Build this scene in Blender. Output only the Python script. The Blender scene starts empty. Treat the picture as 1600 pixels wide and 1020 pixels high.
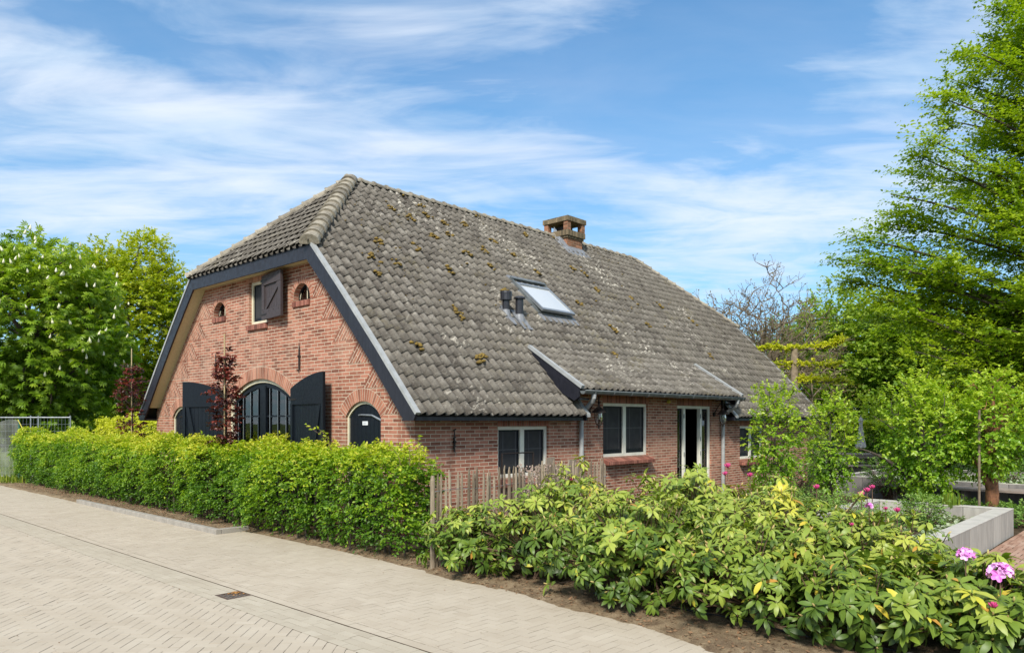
import bpy, bmesh, math, random
import numpy as np
from mathutils import Vector, Matrix
R_ = math.radians
rng = np.random.default_rng(7)
random.seed(7)
scene = bpy.context.scene
COL = scene.collection
H = 1.9                                   # camera height; house coordinates: x along the side wall, y along the gable
CO, SI = math.cos(R_(47.07)), math.sin(R_(47.07))
F = 1163.0
def cam2h(X, Y):
    a, b = X + 1.528, Y - 11.69
    return (CO*a + SI*b, -SI*a + CO*b)
def at(px, py, Y):
    u, v = cam2h((px-800)/F*Y, Y)
    return Vector((u, v, H + (657-py)/F*Y))
def gnd(px, py):
    p = at(px, py, F*H/(py-657)); p.z = 0; return p
def on_u(u, px, py):
    k = (px-800)/F
    v = (-1.528 + CO*u - k*(11.69+SI*u))/(k*CO+SI)
    return Vector((u, v, H+(657-py)/F*(11.69+SI*u+CO*v)))
def on_v(v, px, py):
    k = (px-800)/F
    u = (k*(11.69+CO*v) - (-1.528-SI*v))/(CO-k*SI)
    return Vector((u, v, H+(657-py)/F*(11.69+SI*u+CO*v)))

# ---------------------------------------------------------------- objects
def tag(o, label=None, cat=None, group=None, kind=None):
    if label: o['label'] = label
    if cat: o['category'] = cat
    if group: o['group'] = group
    if kind: o['kind'] = kind
    return o
def empty(name, loc, label, cat, group=None):
    o = bpy.data.objects.new(name, None); COL.objects.link(o); o.location = loc
    o.empty_display_size = .2
    return tag(o, label, cat, group)
class MB:
    """collects geometry for ONE mesh object"""
    def __init__(s): s.v=[]; s.f=[]; s.uv=[]; s.t=[]
    def face(s, pts, uv=None, t=.5):
        n=len(s.v); s.v += [tuple(p) for p in pts]; s.f.append(tuple(range(n, n+len(pts))))
        s.uv.append(uv); s.t.append(t)
    def grid(s, rows, close=False, t=.5):
        n=len(s.v); w=len(rows[0])
        for r in rows: s.v += [tuple(p) for p in r]
        for i in range(len(rows)-1):
            for j in range(w if close else w-1):
                k=(j+1)%w
                s.f.append((n+i*w+j, n+i*w+k, n+(i+1)*w+k, n+(i+1)*w+j)); s.uv.append(None); s.t.append(t)
    def box(s, a, b, t=.5):
        x0,y0,z0=a; x1,y1,z1=b
        s.hexa([(x0,y0,z0),(x1,y0,z0),(x1,y1,z0),(x0,y1,z0),(x0,y0,z1),(x1,y0,z1),(x1,y1,z1),(x0,y1,z1)], t)
    def hexa(s, p, t=.5):
        n=len(s.v); s.v += [tuple(q) for q in p]
        for f in ((3,2,1,0),(4,5,6,7),(0,1,5,4),(1,2,6,5),(2,3,7,6),(3,0,4,7)):
            s.f.append(tuple(n+i for i in f)); s.uv.append(None); s.t.append(t)
    def prism(s, pts, off, t=.5):
        """closed polygon extruded by vector off"""
        n=len(s.v); m=len(pts); off=Vector(off)
        s.v += [tuple(p) for p in pts]; s.v += [tuple(Vector(p)+off) for p in pts]
        s.f.append(tuple(n+i for i in reversed(range(m)))); s.uv.append(None); s.t.append(t)
        s.f.append(tuple(n+m+i for i in range(m))); s.uv.append(None); s.t.append(t)
        for i in range(m):
            j=(i+1)%m; s.f.append((n+i,n+j,n+m+j,n+m+i)); s.uv.append(None); s.t.append(t)
    def beam(s, a, b, w, h, up=(0,0,1), t=.5):
        a=Vector(a); b=Vector(b); d=(b-a).normalized(); up=Vector(up)
        x=d.cross(up)
        if x.length<1e-4: x=d.cross(Vector((1,0,0)))
        x.normalize(); y=x.cross(d).normalized()
        p=[]
        for q in (a,b):
            for sx,sy in ((-1,-1),(1,-1),(1,1),(-1,1)): p.append(q+x*sx*w/2+y*sy*h/2)
        s.hexa([p[0],p[1],p[2],p[3],p[4],p[5],p[6],p[7]], t)
    def tube(s, pts, rad, sides=8, cap=True, t=.5, lo=0, hi=2*math.pi):
        pts=[Vector(p) for p in pts]
        if not hasattr(rad,'__len__'): rad=[rad]*len(pts)
        rows=[]; prev=None
        for i,p in enumerate(pts):
            d=(pts[min(i+1,len(pts)-1)]-pts[max(i-1,0)])
            if d.length<1e-9: d=Vector((0,0,1))
            d.normalize()
            if prev is None:
                a=Vector((0,0,1)) if abs(d.z)<.9 else Vector((1,0,0))
                x=a.cross(d).normalized()
            else:
                x=prev-d*prev.dot(d)
                x=x.normalized() if x.length>1e-6 else prev
            prev=x; y=d.cross(x)
            rows.append([p+(x*math.cos(2*math.pi*k/sides)+y*math.sin(2*math.pi*k/sides))*rad[i] for k in range(sides)])
        n0=len(s.v); s.grid(rows, True, t)
        if cap:
            m=len(rows)
            s.f.append(tuple(n0+k for k in reversed(range(sides)))); s.uv.append(None); s.t.append(t)
            s.f.append(tuple(n0+(m-1)*sides+k for k in range(sides))); s.uv.append(None); s.t.append(t)
    def lathe(s, c, prof, sides=12, t=.5):
        c=Vector(c)
        s.grid([[c+Vector((r*math.cos(2*math.pi*k/sides), r*math.sin(2*math.pi*k/sides), z)) for k in range(sides)] for r,z in prof], True, t)
    def pieces(s, name, m, parent=None, smooth=False):
        """one object per connected piece"""
        par=list(range(len(s.v)))
        def find(a):
            while par[a]!=a: par[a]=par[par[a]]; a=par[a]
            return a
        key={}
        for i,v in enumerate(s.v):
            k=tuple(round(c,4) for c in v)
            if k in key: par[find(i)]=find(key[k])
            else: key[k]=i
        for f in s.f:
            for a in f[1:]: par[find(a)]=find(f[0])
        g={}
        for i,f in enumerate(s.f): g.setdefault(find(f[0]),[]).append(i)
        for L in g.values():
            m2=MB()
            for i in L: m2.face([s.v[k] for k in s.f[i]],s.uv[i],s.t[i])
            bm_o=m2.build(name,m,parent,smooth)
            bm=bmesh.new(); bm.from_mesh(bm_o.data); bmesh.ops.remove_doubles(bm,verts=bm.verts[:],dist=1e-5); bm.to_mesh(bm_o.data); bm.free()
    def build(s, name, m, parent=None, smooth=False, uvfn=None, bevel=0):
        me=bpy.data.meshes.new(name); me.from_pydata(s.v, [], s.f)
        a=me.attributes.new('tint','FLOAT','FACE')
        a.data.foreach_set('value', s.t)
        if any(u is not None for u in s.uv):
            l=me.uv_layers.new(name='UVMap'); k=0
            for fi,f in enumerate(s.f):
                u=s.uv[fi]
                for j in range(len(f)):
                    if u is not None: l.data[k].uv=u[j]
                    k+=1
        me.update()
        return link(name, me, m, parent, smooth, uvfn, bevel)
def link(name, me, m, parent=None, smooth=False, uvfn=None, bevel=0):
    if uvfn: box_uv(me, uvfn)
    me.materials.append(m)
    if smooth: me.polygons.foreach_set('use_smooth', [True]*len(me.polygons))
    o=bpy.data.objects.new(name, me); COL.objects.link(o)
    if parent is not None:
        o.parent=parent
        # geometry is written in world coordinates: shift it into the parent's frame
        w=Vector((0,0,0)); q=parent
        while q is not None: w+=q.location; q=q.parent
        if w.length>0:
            me.transform(Matrix.Translation(-w))
    if bevel:
        b=o.modifiers.new('bev','BEVEL'); b.width=bevel; b.segments=2; b.limit_method='ANGLE'
    return o
def box_uv(me, mode):
    l=me.uv_layers.get('UVMap') or me.uv_layers.new(name='UVMap')
    for p in me.polygons:
        n=p.normal; ax=max(range(3), key=lambda i: abs(n[i]))
        for li in p.loop_indices:
            c=me.vertices[me.loops[li].vertex_index].co
            if mode=='soldier':
                uv={0:(c.z,c.y),1:(c.z,c.x),2:(c.y,c.x)}[ax]
            else:
                uv={0:(c.y,c.z),1:(c.x,c.z),2:(c.x,c.y)}[ax]
            l.data[li].uv=uv

# ---------------------------------------------------------------- materials
class NT:
    def __init__(s, tree): s.t=tree; s.n=tree.nodes; s.l=tree.links
    def new(s, typ, **kw):
        n=s.n.new(typ)
        for k,v in kw.items(): setattr(n,k,v)
        return n
    def put(s, sock, v):
        if isinstance(v, bpy.types.NodeSocket): s.l.new(v, sock)
        elif v is not None:
            if sock.type=='RGBA' and len(v)==3: v=(*v,1)
            sock.default_value=v
    def math(s, op, a, b=None, c=None, clamp=False):
        n=s.new('ShaderNodeMath', operation=op, use_clamp=clamp)
        s.put(n.inputs[0],a)
        if b is not None: s.put(n.inputs[1],b)
        if c is not None: s.put(n.inputs[2],c)
        return n.outputs[0]
    def noise(s, vec, scale, detail=3, rough=.5, dist=0, d3=True):
        n=s.new('ShaderNodeTexNoise')
        s.put(n.inputs['Vector'],vec); n.inputs['Scale'].default_value=scale
        n.inputs['Detail'].default_value=detail; n.inputs['Roughness'].default_value=rough
        n.inputs['Distortion'].default_value=dist
        return n.outputs['Fac']
    def ramp(s, fac, stops, interp='LINEAR'):
        n=s.new('ShaderNodeValToRGB'); r=n.color_ramp; r.interpolation=interp
        while len(r.elements)<len(stops): r.elements.new(.5)
        for e,(p,c) in zip(r.elements, stops):
            e.position=p; e.color=(*c,1) if len(c)==3 else c
        s.put(n.inputs[0],fac); return n.outputs[0]
    def mix(s, fac, a, b, mode='MIX'):
        n=s.new('ShaderNodeMix', data_type='RGBA', blend_type=mode)
        s.put(n.inputs[0],fac); s.put(n.inputs[6],a); s.put(n.inputs[7],b); return n.outputs[2]
    def maprange(s, v, a, b, c=0, d=1, smooth=False):
        n=s.new('ShaderNodeMapRange', interpolation_type='SMOOTHSTEP' if smooth else 'LINEAR')
        s.put(n.inputs[0],v)
        for i,x in zip((1,2,3,4),(a,b,c,d)): n.inputs[i].default_value=x
        return n.outputs[0]
    def attr(s, name):
        n=s.new('ShaderNodeAttribute', attribute_name=name); return n.outputs['Fac']
    def bump(s, h, strength=.3, dist=.01):
        n=s.new('ShaderNodeBump'); s.put(n.inputs['Height'],h)
        n.inputs['Strength'].default_value=strength; n.inputs['Distance'].default_value=dist
        return n.outputs[0]
    def mapping(s, vec, scale=(1,1,1), rot=(0,0,0)):
        n=s.new('ShaderNodeMapping'); s.put(n.inputs[0],vec)
        n.inputs['Scale'].default_value=scale; n.inputs['Rotation'].default_value=rot; return n.outputs[0]
def newmat(name):
    m=bpy.data.materials.new(name); m.use_nodes=True
    nt=NT(m.node_tree); b=nt.n['Principled BSDF']
    geo=nt.new('ShaderNodeNewGeometry')
    return m, nt, b, geo.outputs['Position']
def simple(name, c1, c2=None, scale=8, rough=.6, metal=0, bump=0, bscale=60, spec=.5, stretch=None, detail=4, vary=0):
    m,nt,b,pos=newmat(name)
    c2=c2 or tuple(x*.75 for x in c1)
    v=nt.mapping(pos, stretch) if stretch else pos
    f=nt.noise(v, scale, detail, .6)
    if vary: f=nt.math('ADD', f, nt.math('MULTIPLY', nt.math('SUBTRACT', nt.attr('tint'), .5), vary))
    nt.put(b.inputs['Base Color'], nt.ramp(f, [(.3,c2),(.7,c1)]))
    b.inputs['Roughness'].default_value=rough; b.inputs['Metallic'].default_value=metal
    b.inputs['Specular IOR Level'].default_value=spec
    nt.put(b.inputs['Roughness'], nt.maprange(nt.noise(pos, scale*2.3, 3),.3,.7,max(rough-.1,.02),min(rough+.1,1)))
    if bump: nt.put(b.inputs['Normal'], nt.bump(nt.noise(v, bscale, 4), bump, .01))
    return m
def leafmat(name, stops, trans=.35, rough=.45, spec=.4, tcol=1.3):
    m,nt,b,pos=newmat(name)
    t=nt.attr('tint')
    f=nt.math('ADD', t, nt.maprange(nt.noise(pos, 1.1, 2),.3,.7,-.1,.1))
    col=nt.ramp(f, stops)
    nt.put(b.inputs['Base Color'], col)
    b.inputs['Roughness'].default_value=rough; b.inputs['Specular IOR Level'].default_value=spec
    tr=nt.new('ShaderNodeBsdfTranslucent')
    nt.put(tr.inputs[0], nt.mix(1, col, (tcol*1.1,tcol*1.2,tcol*.35), 'MULTIPLY'))
    mx=nt.new('ShaderNodeMixShader'); mx.inputs[0].default_value=trans
    nt.l.new(b.outputs[0], mx.inputs[1]); nt.l.new(tr.outputs[0], mx.inputs[2])
    nt.l.new(mx.outputs[0], nt.n['Material Output'].inputs[0])
    return m
def brickmat(name, ca, cb, mortar, w=.22, h=.0625, mo=.0055, offs=.5, stain=.25, rough=.85):
    m,nt,b,pos=newmat(name)
    uv=nt.new('ShaderNodeUVMap'); uv.uv_map='UVMap'
    wob=nt.new('ShaderNodeVectorMath', operation='ADD')
    nn=nt.new('ShaderNodeTexNoise'); nn.inputs['Scale'].default_value=9; nt.put(nn.inputs['Vector'],uv.outputs[0])
    vs=nt.new('ShaderNodeVectorMath', operation='SCALE'); nt.l.new(nn.outputs['Color'], vs.inputs[0]); vs.inputs['Scale'].default_value=.006
    nt.l.new(uv.outputs[0], wob.inputs[0]); nt.l.new(vs.outputs[0], wob.inputs[1])
    br=nt.new('ShaderNodeTexBrick', offset=offs, squash=1)
    nt.l.new(wob.outputs[0], br.inputs['Vector'])
    br.inputs['Scale'].default_value=1; br.inputs['Brick Width'].default_value=w; br.inputs['Row Height'].default_value=h
    br.inputs['Mortar Size'].default_value=mo; br.inputs['Mortar Smooth'].default_value=.25
    br.inputs['Color1'].default_value=(0,0,0,1); br.inputs['Color2'].default_value=(1,1,1,1); br.inputs['Mortar'].default_value=(.5,.5,.5,1)
    f=nt.math('ADD', nt.math('MULTIPLY', br.outputs['Color'], .75), nt.maprange(nt.noise(pos, 3, 4),.3,.7,-.05,.3))
    f=nt.math('ADD', f, nt.maprange(nt.noise(pos, 70, 3),.3,.7,-.12,.12))
    dk=tuple(x*.62 for x in cb)
    c=nt.ramp(f, [(.02,dk),(.3,cb),(.6,ca),(.95,tuple(min(1,x*1.18+.02) for x in ca))])
    mc=nt.ramp(nt.noise(pos, 5, 4), [(.3,tuple(x*.75 for x in mortar)),(.7,mortar)])
    c=nt.mix(br.outputs['Fac'], c, mc)
    bloom=nt.maprange(nt.noise(pos, .9, 5, .65),.45,.75,0,stain,True)
    c=nt.mix(bloom, c, (.53,.37,.275))
    st_=nt.maprange(nt.noise(nt.mapping(pos,(2.6,2.6,.30)),1.6,6,.65),.5,.72,0,.38,True)
    c=nt.mix(st_,c,tuple(x*.5 for x in cb))
    nt.put(b.inputs['Base Color'], c); b.inputs['Roughness'].default_value=rough
    b.inputs['Specular IOR Level'].default_value=.25
    hgt=nt.math('ADD', nt.math('MULTIPLY', br.outputs['Fac'], -1), nt.math('MULTIPLY', nt.noise(pos, 90, 3), .35))
    nt.put(b.inputs['Normal'], nt.bump(hgt, .6, .008))
    return m
M={}
M['brick']=brickmat('brick_wall', (.355,.148,.096),(.25,.096,.062),(.62,.52,.40), mo=.0066, stain=.3)
M['brick_side']=brickmat('brick_wall_side', (.44,.165,.11),(.31,.11,.075),(.56,.46,.36), stain=.12)
M['soldier']=brickmat('soldier_brick', (.40,.17,.108),(.31,.12,.076),(.58,.48,.37), w=.0625, h=.215, mo=.0055, offs=0)
M['soldier_side']=brickmat('soldier_brick_side', (.36,.13,.09),(.25,.09,.065),(.40,.32,.25), w=.0625, h=.215, mo=.005, offs=0, stain=.05)
M['sill']=brickmat('sill_brick', (.30,.12,.085),(.20,.075,.055),(.10,.055,.045), w=.0625, h=.4, mo=.004, offs=0, stain=.05)
M['chimney']=brickmat('chimney_brick', (.33,.14,.075),(.20,.09,.05),(.30,.25,.18), stain=.1)
M['chimney_mossy']=brickmat('chimney_cap_brick', (.21,.155,.09),(.13,.10,.06),(.19,.165,.12), w=.0625, h=.3, offs=0, stain=.1)
M['cream']=simple('cream_paint',(.72,.67,.50),(.60,.55,.40),6,.45)
M['soffit']=simple('soffit_paint',(.60,.52,.32),(.50,.43,.26),5,.5,stretch=(6,6,1))
M['white']=simple('white_paint',(.80,.79,.70),(.68,.67,.58),6,.4)
M['black']=simple('black_paint',(.007,.011,.017),(.004,.006,.009),9,.45,bump=.25,bscale=14,stretch=(12,12,1),spec=.22)
M['fascia']=simple('fascia_paint',(.024,.024,.033),(.010,.011,.016),5,.42,bump=.15,bscale=12,stretch=(3,14,1),spec=.35)
M['shutterbrown']=simple('weathered_black_wood',(.065,.048,.048),(.035,.027,.030),10,.6,bump=.4,bscale=10,stretch=(10,14,1))
M['zinc']=simple('zinc',(.40,.41,.41),(.29,.30,.30),7,.6,metal=.1,bump=.05)
M['zincdark']=simple('weathered_zinc',(.20,.22,.22),(.12,.135,.14),5,.5,metal=.4,bump=.05)
M['lead']=simple('lead',(.26,.27,.29),(.14,.15,.17),14,.6,metal=.1,bump=.3,bscale=30)
M['iron']=simple('iron',(.018,.014,.013),(.03,.02,.016),30,.5,metal=.3)
M['darkpipe']=simple('dark_pipe',(.03,.03,.038),(.018,.018,.022),12,.35)
M['screen']=simple('insect_screen',(.030,.031,.034),(.022,.023,.026),3,.75)
M['muntin']=simple('muntin_seen_through_screen',(.085,.085,.09),(.07,.07,.075),5,.7)
M['deck']=simple('roof_underlay',(.02,.018,.016),(.012,.011,.01),4,.9)
M['inside']=simple('plaster_inside',(.10,.09,.08),(.07,.06,.055),2,.9)
M['curtain']=simple('curtain',(.70,.70,.66),(.52,.53,.50),4,.8,stretch=(1,30,.4))
M['concrete']=simple('concrete',(.40,.38,.34),(.26,.245,.22),3.2,.8,bump=.3,bscale=50,stretch=(3,3,.7),detail=8,vary=.5)
M['concrete_top']=simple('concrete_top',(.50,.47,.42),(.37,.35,.31),5,.8,bump=.3,bscale=70,detail=8)
M['concrete_dark']=simple('concrete_painted_shade',(.25,.235,.22),(.16,.15,.145),3.2,.85,bump=.3,bscale=50,stretch=(3,3,.7),detail=8,vary=.5)  # far planter's concrete, darkened in colour to stand for shade
M['kerb']=simple('kerb_concrete',(.36,.33,.29),(.24,.22,.19),5,.85,bump=.4,bscale=70)
M['wood']=simple('weathered_wood',(.36,.29,.22),(.18,.135,.10),6,.85,bump=.6,bscale=12,stretch=(9,9,1),detail=8,vary=.5)
M['paling']=simple('chestnut_paling',(.34,.275,.20),(.14,.105,.07),5,.85,bump=.7,bscale=14,stretch=(12,12,1.2),detail=8,vary=.5)
M['deadwood']=simple('bench_wood',(.33,.27,.23),(.18,.15,.13),5,.8,bump=.5,bscale=12,stretch=(1,1,9),detail=8)
M['bark']=simple('bark',(.085,.065,.048),(.03,.024,.018),7,.9,bump=.9,bscale=16,stretch=(4,4,.9),detail=7)
M['barkred']=simple('reddish_bark',(.30,.13,.06),(.11,.05,.03),14,.85,bump=.8,bscale=26,stretch=(2,2,1),detail=8)
M['barkpale']=simple('pale_bark',(.24,.19,.13),(.12,.09,.06),9,.9,bump=.6,bscale=20,detail=6)
M['stem']=simple('shrub_stem',(.16,.095,.055),(.07,.04,.025),20,.8,bump=.3)
M['bamboo']=simple('cane',(.48,.38,.20),(.33,.25,.13),9,.5)
M['soil']=None
M['galv']=simple('galvanised_steel',(.36,.39,.41),(.26,.28,.30),9,.4,metal=.6)
M['greenpost']=simple('green_post',(.03,.12,.09),(.02,.08,.06),9,.5)
M['yellow']=simple('yellow_plastic',(.62,.55,.08),(.5,.42,.06),9,.5)
M['hose']=simple('black_hose',(.012,.012,.012),(.02,.02,.02),9,.45)
M['parasol']=simple('parasol_cloth',(.74,.70,.68),(.55,.52,.52),9,.8)
M['plate']=simple('white_sign',(.75,.77,.78),(.68,.70,.72),9,.4)
M['greytext']=simple('grey_lettering',(.3,.32,.34),(.25,.27,.3),9,.5)
M['moss']=simple('moss',(.27,.18,.03),(.07,.045,.015),35,.95,bump=.8,bscale=60)
M['dryflower']=simple('dried_flower',(.42,.31,.27),(.26,.19,.15),40,.9)
M['pink']=simple('pink_petal',(.86,.45,.80),(.70,.18,.60),45,.6,vary=1.0)
M['pinkbud']=simple('dark_pink_bud',(.55,.05,.20),(.42,.03,.14),30,.6)
M['bud']=simple('flower_bud',(.52,.46,.16),(.42,.28,.12),40,.6)
M['candle']=simple('chestnut_blossom',(.78,.76,.60),(.58,.55,.38),40,.7)
M['litter']=simple('leaf_litter',(.28,.16,.08),(.12,.07,.04),20,.9)

def roof_material():
    m,nt,b,pos=newmat('roof_tile')
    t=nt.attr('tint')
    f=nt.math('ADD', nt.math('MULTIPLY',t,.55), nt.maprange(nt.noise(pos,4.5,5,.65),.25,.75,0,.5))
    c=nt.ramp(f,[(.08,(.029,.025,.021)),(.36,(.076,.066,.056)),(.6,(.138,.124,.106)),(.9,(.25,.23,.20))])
    c=nt.mix(nt.maprange(nt.noise(nt.mapping(pos,(.9,.25,.25)),1.2,5,.6),.4,.68,0,.45,True), c, (.19,.172,.142))
    # fine granular weathering
    c=nt.mix(nt.maprange(nt.noise(pos,38,6,.7),.52,.74,0,.5,True), c, (.32,.28,.21))
    c=nt.mix(nt.maprange(nt.noise(pos,24,5,.6),.52,.68,0,.55,True), c, (.055,.046,.036))
    # pale lichen bloom, heavier where the slope stays damp
    patch=nt.maprange(nt.noise(pos,.55,4,.6),.47,.66,0,1,True)
    spot=nt.maprange(nt.noise(pos,8,4,.6,1.2),.56,.66,0,1,True)
    c=nt.mix(nt.math('MULTIPLY',nt.math('ADD',nt.math('MULTIPLY',patch,spot),nt.math('MULTIPLY',spot,.2)),.65), c, (.60,.56,.48))
    ol=nt.maprange(nt.noise(nt.mapping(pos,(1,1,1)),1.3,3),.55,.72,0,.35,True)
    c=nt.mix(nt.math('MULTIPLY',ol,nt.maprange(nt.noise(pos,13,3),.45,.65)), c, (.16,.13,.035))
    nt.put(b.inputs['Base Color'],c); b.inputs['Roughness'].default_value=.8
    b.inputs['Specular IOR Level'].default_value=.3
    nt.put(b.inputs['Normal'], nt.bump(nt.noise(pos,45,5,.7),.5,.008))
    return m
M['tile']=roof_material()
M['tile'].name='roof_tile'
def tile_cap():
    m=simple('ridge_tile',(.36,.32,.25),(.15,.13,.10),9,.85,bump=.5,bscale=60,detail=8,vary=.4); return m
M['cap']=tile_cap()
def glassmat(name='window_glass', tint=(.75,.8,.8), rough=.02, mixf=.75):
    m,nt,b,pos=newmat(name)
    gl=nt.new('ShaderNodeBsdfGlossy'); gl.inputs['Roughness'].default_value=rough
    nt.put(gl.inputs['Normal'], nt.bump(nt.noise(pos,1.5,2),.04,.05))
    tr=nt.new('ShaderNodeBsdfTransparent'); tr.inputs[0].default_value=(*tint,1)
    fr=nt.new('ShaderNodeFresnel'); fr.inputs[0].default_value=1.52
    fac=nt.math('ADD', nt.math('MULTIPLY',fr.outputs[0],1.3), .05, clamp=True)
    mx=nt.new('ShaderNodeMixShader'); nt.l.new(fac,mx.inputs[0]); nt.l.new(tr.outputs[0],mx.inputs[1]); nt.l.new(gl.outputs[0],mx.inputs[2])
    nt.l.new(mx.outputs[0], nt.n['Material Output'].inputs[0]); return m
M['glass']=glassmat()
def skyglass():
    m,nt,b,pos=newmat('skylight_glass')
    b.inputs['Base Color'].default_value=(.55,.57,.58,1); b.inputs['Roughness'].default_value=.08  # pale base colour stands in for sky reflected in the pane
    b.inputs['Specular IOR Level'].default_value=1.0; b.inputs['Coat Weight'].default_value=.6
    return m
M['skyglass']=skyglass()
def netmat():
    m,nt,b,pos=newmat('windbreak_net')
    nt.put(b.inputs['Base Color'], nt.ramp(nt.noise(pos,3,3),[(.3,(.30,.32,.28)),(.7,(.55,.57,.52))]))
    b.inputs['Roughness'].default_value=.6
    b.inputs['Alpha'].default_value=.22
    return m
M['net']=netmat()
M['boots']=None

# leaf materials (ramp is the natural old-to-new range; rhododendron tint adds painted shade)
M['hedgeleaf']=leafmat('beech_hedge_leaf',[(0,(.03,.075,.008)),(.35,(.08,.18,.012)),(.62,(.20,.33,.018)),(.85,(.42,.49,.03)),(1,(.58,.55,.07))],.38)
M['hedgered']=leafmat('hedge_leaf_reddish',[(0,(.16,.05,.03)),(.3,(.30,.16,.04)),(.5,(.34,.38,.03)),(1,(.58,.58,.05))],.38)
M['rhodo']=leafmat('rhododendron_leaf',[(0,(.035,.07,.010)),(.32,(.095,.165,.022)),(.58,(.185,.265,.032)),(.85,(.37,.42,.07)),(.95,(.58,.52,.05)),(1,(.50,.26,.05))],.22,.44,.42)
M['chestnutleaf']=leafmat('chestnut_leaf',[(0,(.055,.12,.01)),(.5,(.18,.30,.02)),(1,(.36,.46,.04))],.35)
M['oakleaf']=leafmat('oak_leaf',[(0,(.08,.13,.01)),(.5,(.26,.34,.015)),(1,(.46,.48,.03))],.4)
M['beechleaf']=leafmat('beech_leaf',[(0,(.04,.095,.007)),(.5,(.15,.26,.012)),(1,(.36,.45,.025))],.4)
M['pearleaf']=leafmat('pear_leaf',[(0,(.05,.12,.012)),(.5,(.18,.34,.02)),(1,(.42,.52,.045))],.38,.35,.5)
M['purple']=leafmat('copper_beech_leaf',[(0,(.020,.006,.008)),(.5,(.075,.020,.020)),(1,(.25,.05,.035))],.3,.35,.5)
M['shrubleaf']=leafmat('shrub_leaf',[(0,(.06,.13,.025)),(.5,(.15,.27,.05)),(1,(.30,.42,.10))],.3)
M['silverleaf']=leafmat('silver_leaf',[(0,(.16,.22,.12)),(.5,(.32,.38,.24)),(1,(.52,.56,.42))],.2)
M['limeleaf']=leafmat('lime_leaf',[(0,(.26,.30,.02)),(.5,(.50,.52,.03)),(1,(.68,.64,.06))],.4)
M['brownleaf']=leafmat('sparse_brown_leaf',[(0,(.10,.07,.03)),(.5,(.20,.15,.045)),(1,(.32,.27,.06))],.3)
M['farleaf']=leafmat('distant_leaf',[(0,(.05,.11,.012)),(.5,(.15,.26,.02)),(1,(.32,.40,.04))],.35)
M['grassblade']=leafmat('grass_blade',[(0,(.06,.12,.015)),(.5,(.14,.22,.02)),(1,(.30,.32,.04))],.3)

def paver_mat(name, cols, stain=(.42,.35,.26)):
    m,nt,b,pos=newmat(name)
    t=nt.attr('tint')
    f=nt.math('ADD', t, nt.maprange(nt.noise(pos,2.1,4),.3,.7,-.2,.2))
    c=nt.ramp(f,[(0,cols[0]),(.5,cols[1]),(1,cols[2])])
    c=nt.mix(nt.maprange(nt.noise(pos,.35,4,.6),.45,.7,0,.4,True), c, tuple(x*.86 for x in cols[1]))
    c=nt.mix(nt.maprange(nt.noise(pos,130,4,.7),.5,.75,0,.35,True), c, tuple(x*.6 for x in cols[1]))
    c=nt.mix(nt.maprange(nt.noise(pos,.8,6,.7),.58,.75,0,.45,True), c, stain)
    nt.put(b.inputs['Base Color'],c); b.inputs['Roughness'].default_value=.88
    b.inputs['Specular IOR Level'].default_value=.2
    nt.put(b.inputs['Normal'], nt.bump(nt.noise(pos,160,4,.7),.3,.003))
    return m
M['paver']=paver_mat('beige_paver',[(.385,.325,.25),(.44,.38,.30),(.49,.43,.345)])
M['paver_cool']=paver_mat('grey_paver',[(.36,.31,.24),(.42,.37,.29),(.48,.43,.345)])
M['clinker']=paver_mat('clinker_paver',[(.22,.12,.08),(.36,.22,.16),(.46,.33,.26)])
def dirtmat(name,c1,c2,c3):
    m,nt,b,pos=newmat(name)
    c=nt.ramp(nt.noise(pos,6,8,.7),[(.3,c2),(.55,c1),(.75,c3)])
    c=nt.mix(nt.maprange(nt.noise(pos,60,4,.7),.5,.7,0,.6,True), c, tuple(x*.45 for x in c1))
    nt.put(b.inputs['Base Color'],c); b.inputs['Roughness'].default_value=.95; b.inputs['Specular IOR Level'].default_value=.1
    nt.put(b.inputs['Normal'], nt.bump(nt.math('ADD',nt.noise(pos,40,6,.7),nt.noise(pos,9,3)),.9,.03))
    return m
M['sand']=dirtmat('sandy_soil',(.27,.20,.125),(.11,.07,.045),(.40,.31,.21))
M['soil']=dirtmat('garden_soil',(.085,.06,.038),(.04,.028,.018),(.15,.11,.07))
M['joint']=dirtmat('joint_sand',(.10,.08,.058),(.06,.048,.035),(.15,.12,.085))
M['meadow']=dirtmat('meadow',(.10,.14,.03),(.06,.08,.02),(.17,.18,.06))
# ================================================================ HOUSE
house=empty('farmhouse',(0,0,0),'brick farmhouse with a big grey tiled half-hipped roof and black shutters','farmhouse')
VM=4.945; LU=15.8; VW=9.95
def zr(v):                      # top of the roof surface over the gable width
    x=(v if v<=VM else 2*VM-v)+.38
    return H+.09+1.106*x-.021*x*x
SH=2.53; ZS=zr(SH); ZR=zr(VM); AP0=2.25; AP1=13.55; U0=-.3; U1=16.1
def cut(o, cutter):
    c=cutter.build('cutter', M['brick']); mo=o.modifiers.new('b','BOOLEAN'); mo.object=c; mo.operation='DIFFERENCE'; mo.solver='EXACT'
    bpy.context.view_layer.update()
    dg=bpy.context.evaluated_depsgraph_get(); me=bpy.data.meshes.new_from_object(o.evaluated_get(dg))
    o.modifiers.clear(); old=o.data; o.data=me; me.name=old.name
    bpy.data.objects.remove(c); return o
def clip(o, planes):
    bm=bmesh.new(); bm.from_mesh(o.data)
    for co,no in planes:
        bmesh.ops.bisect_plane(bm, geom=bm.verts[:]+bm.edges[:]+bm.faces[:], plane_co=co, plane_no=no, clear_outer=True)
    bm.to_mesh(o.data); bm.free()
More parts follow.
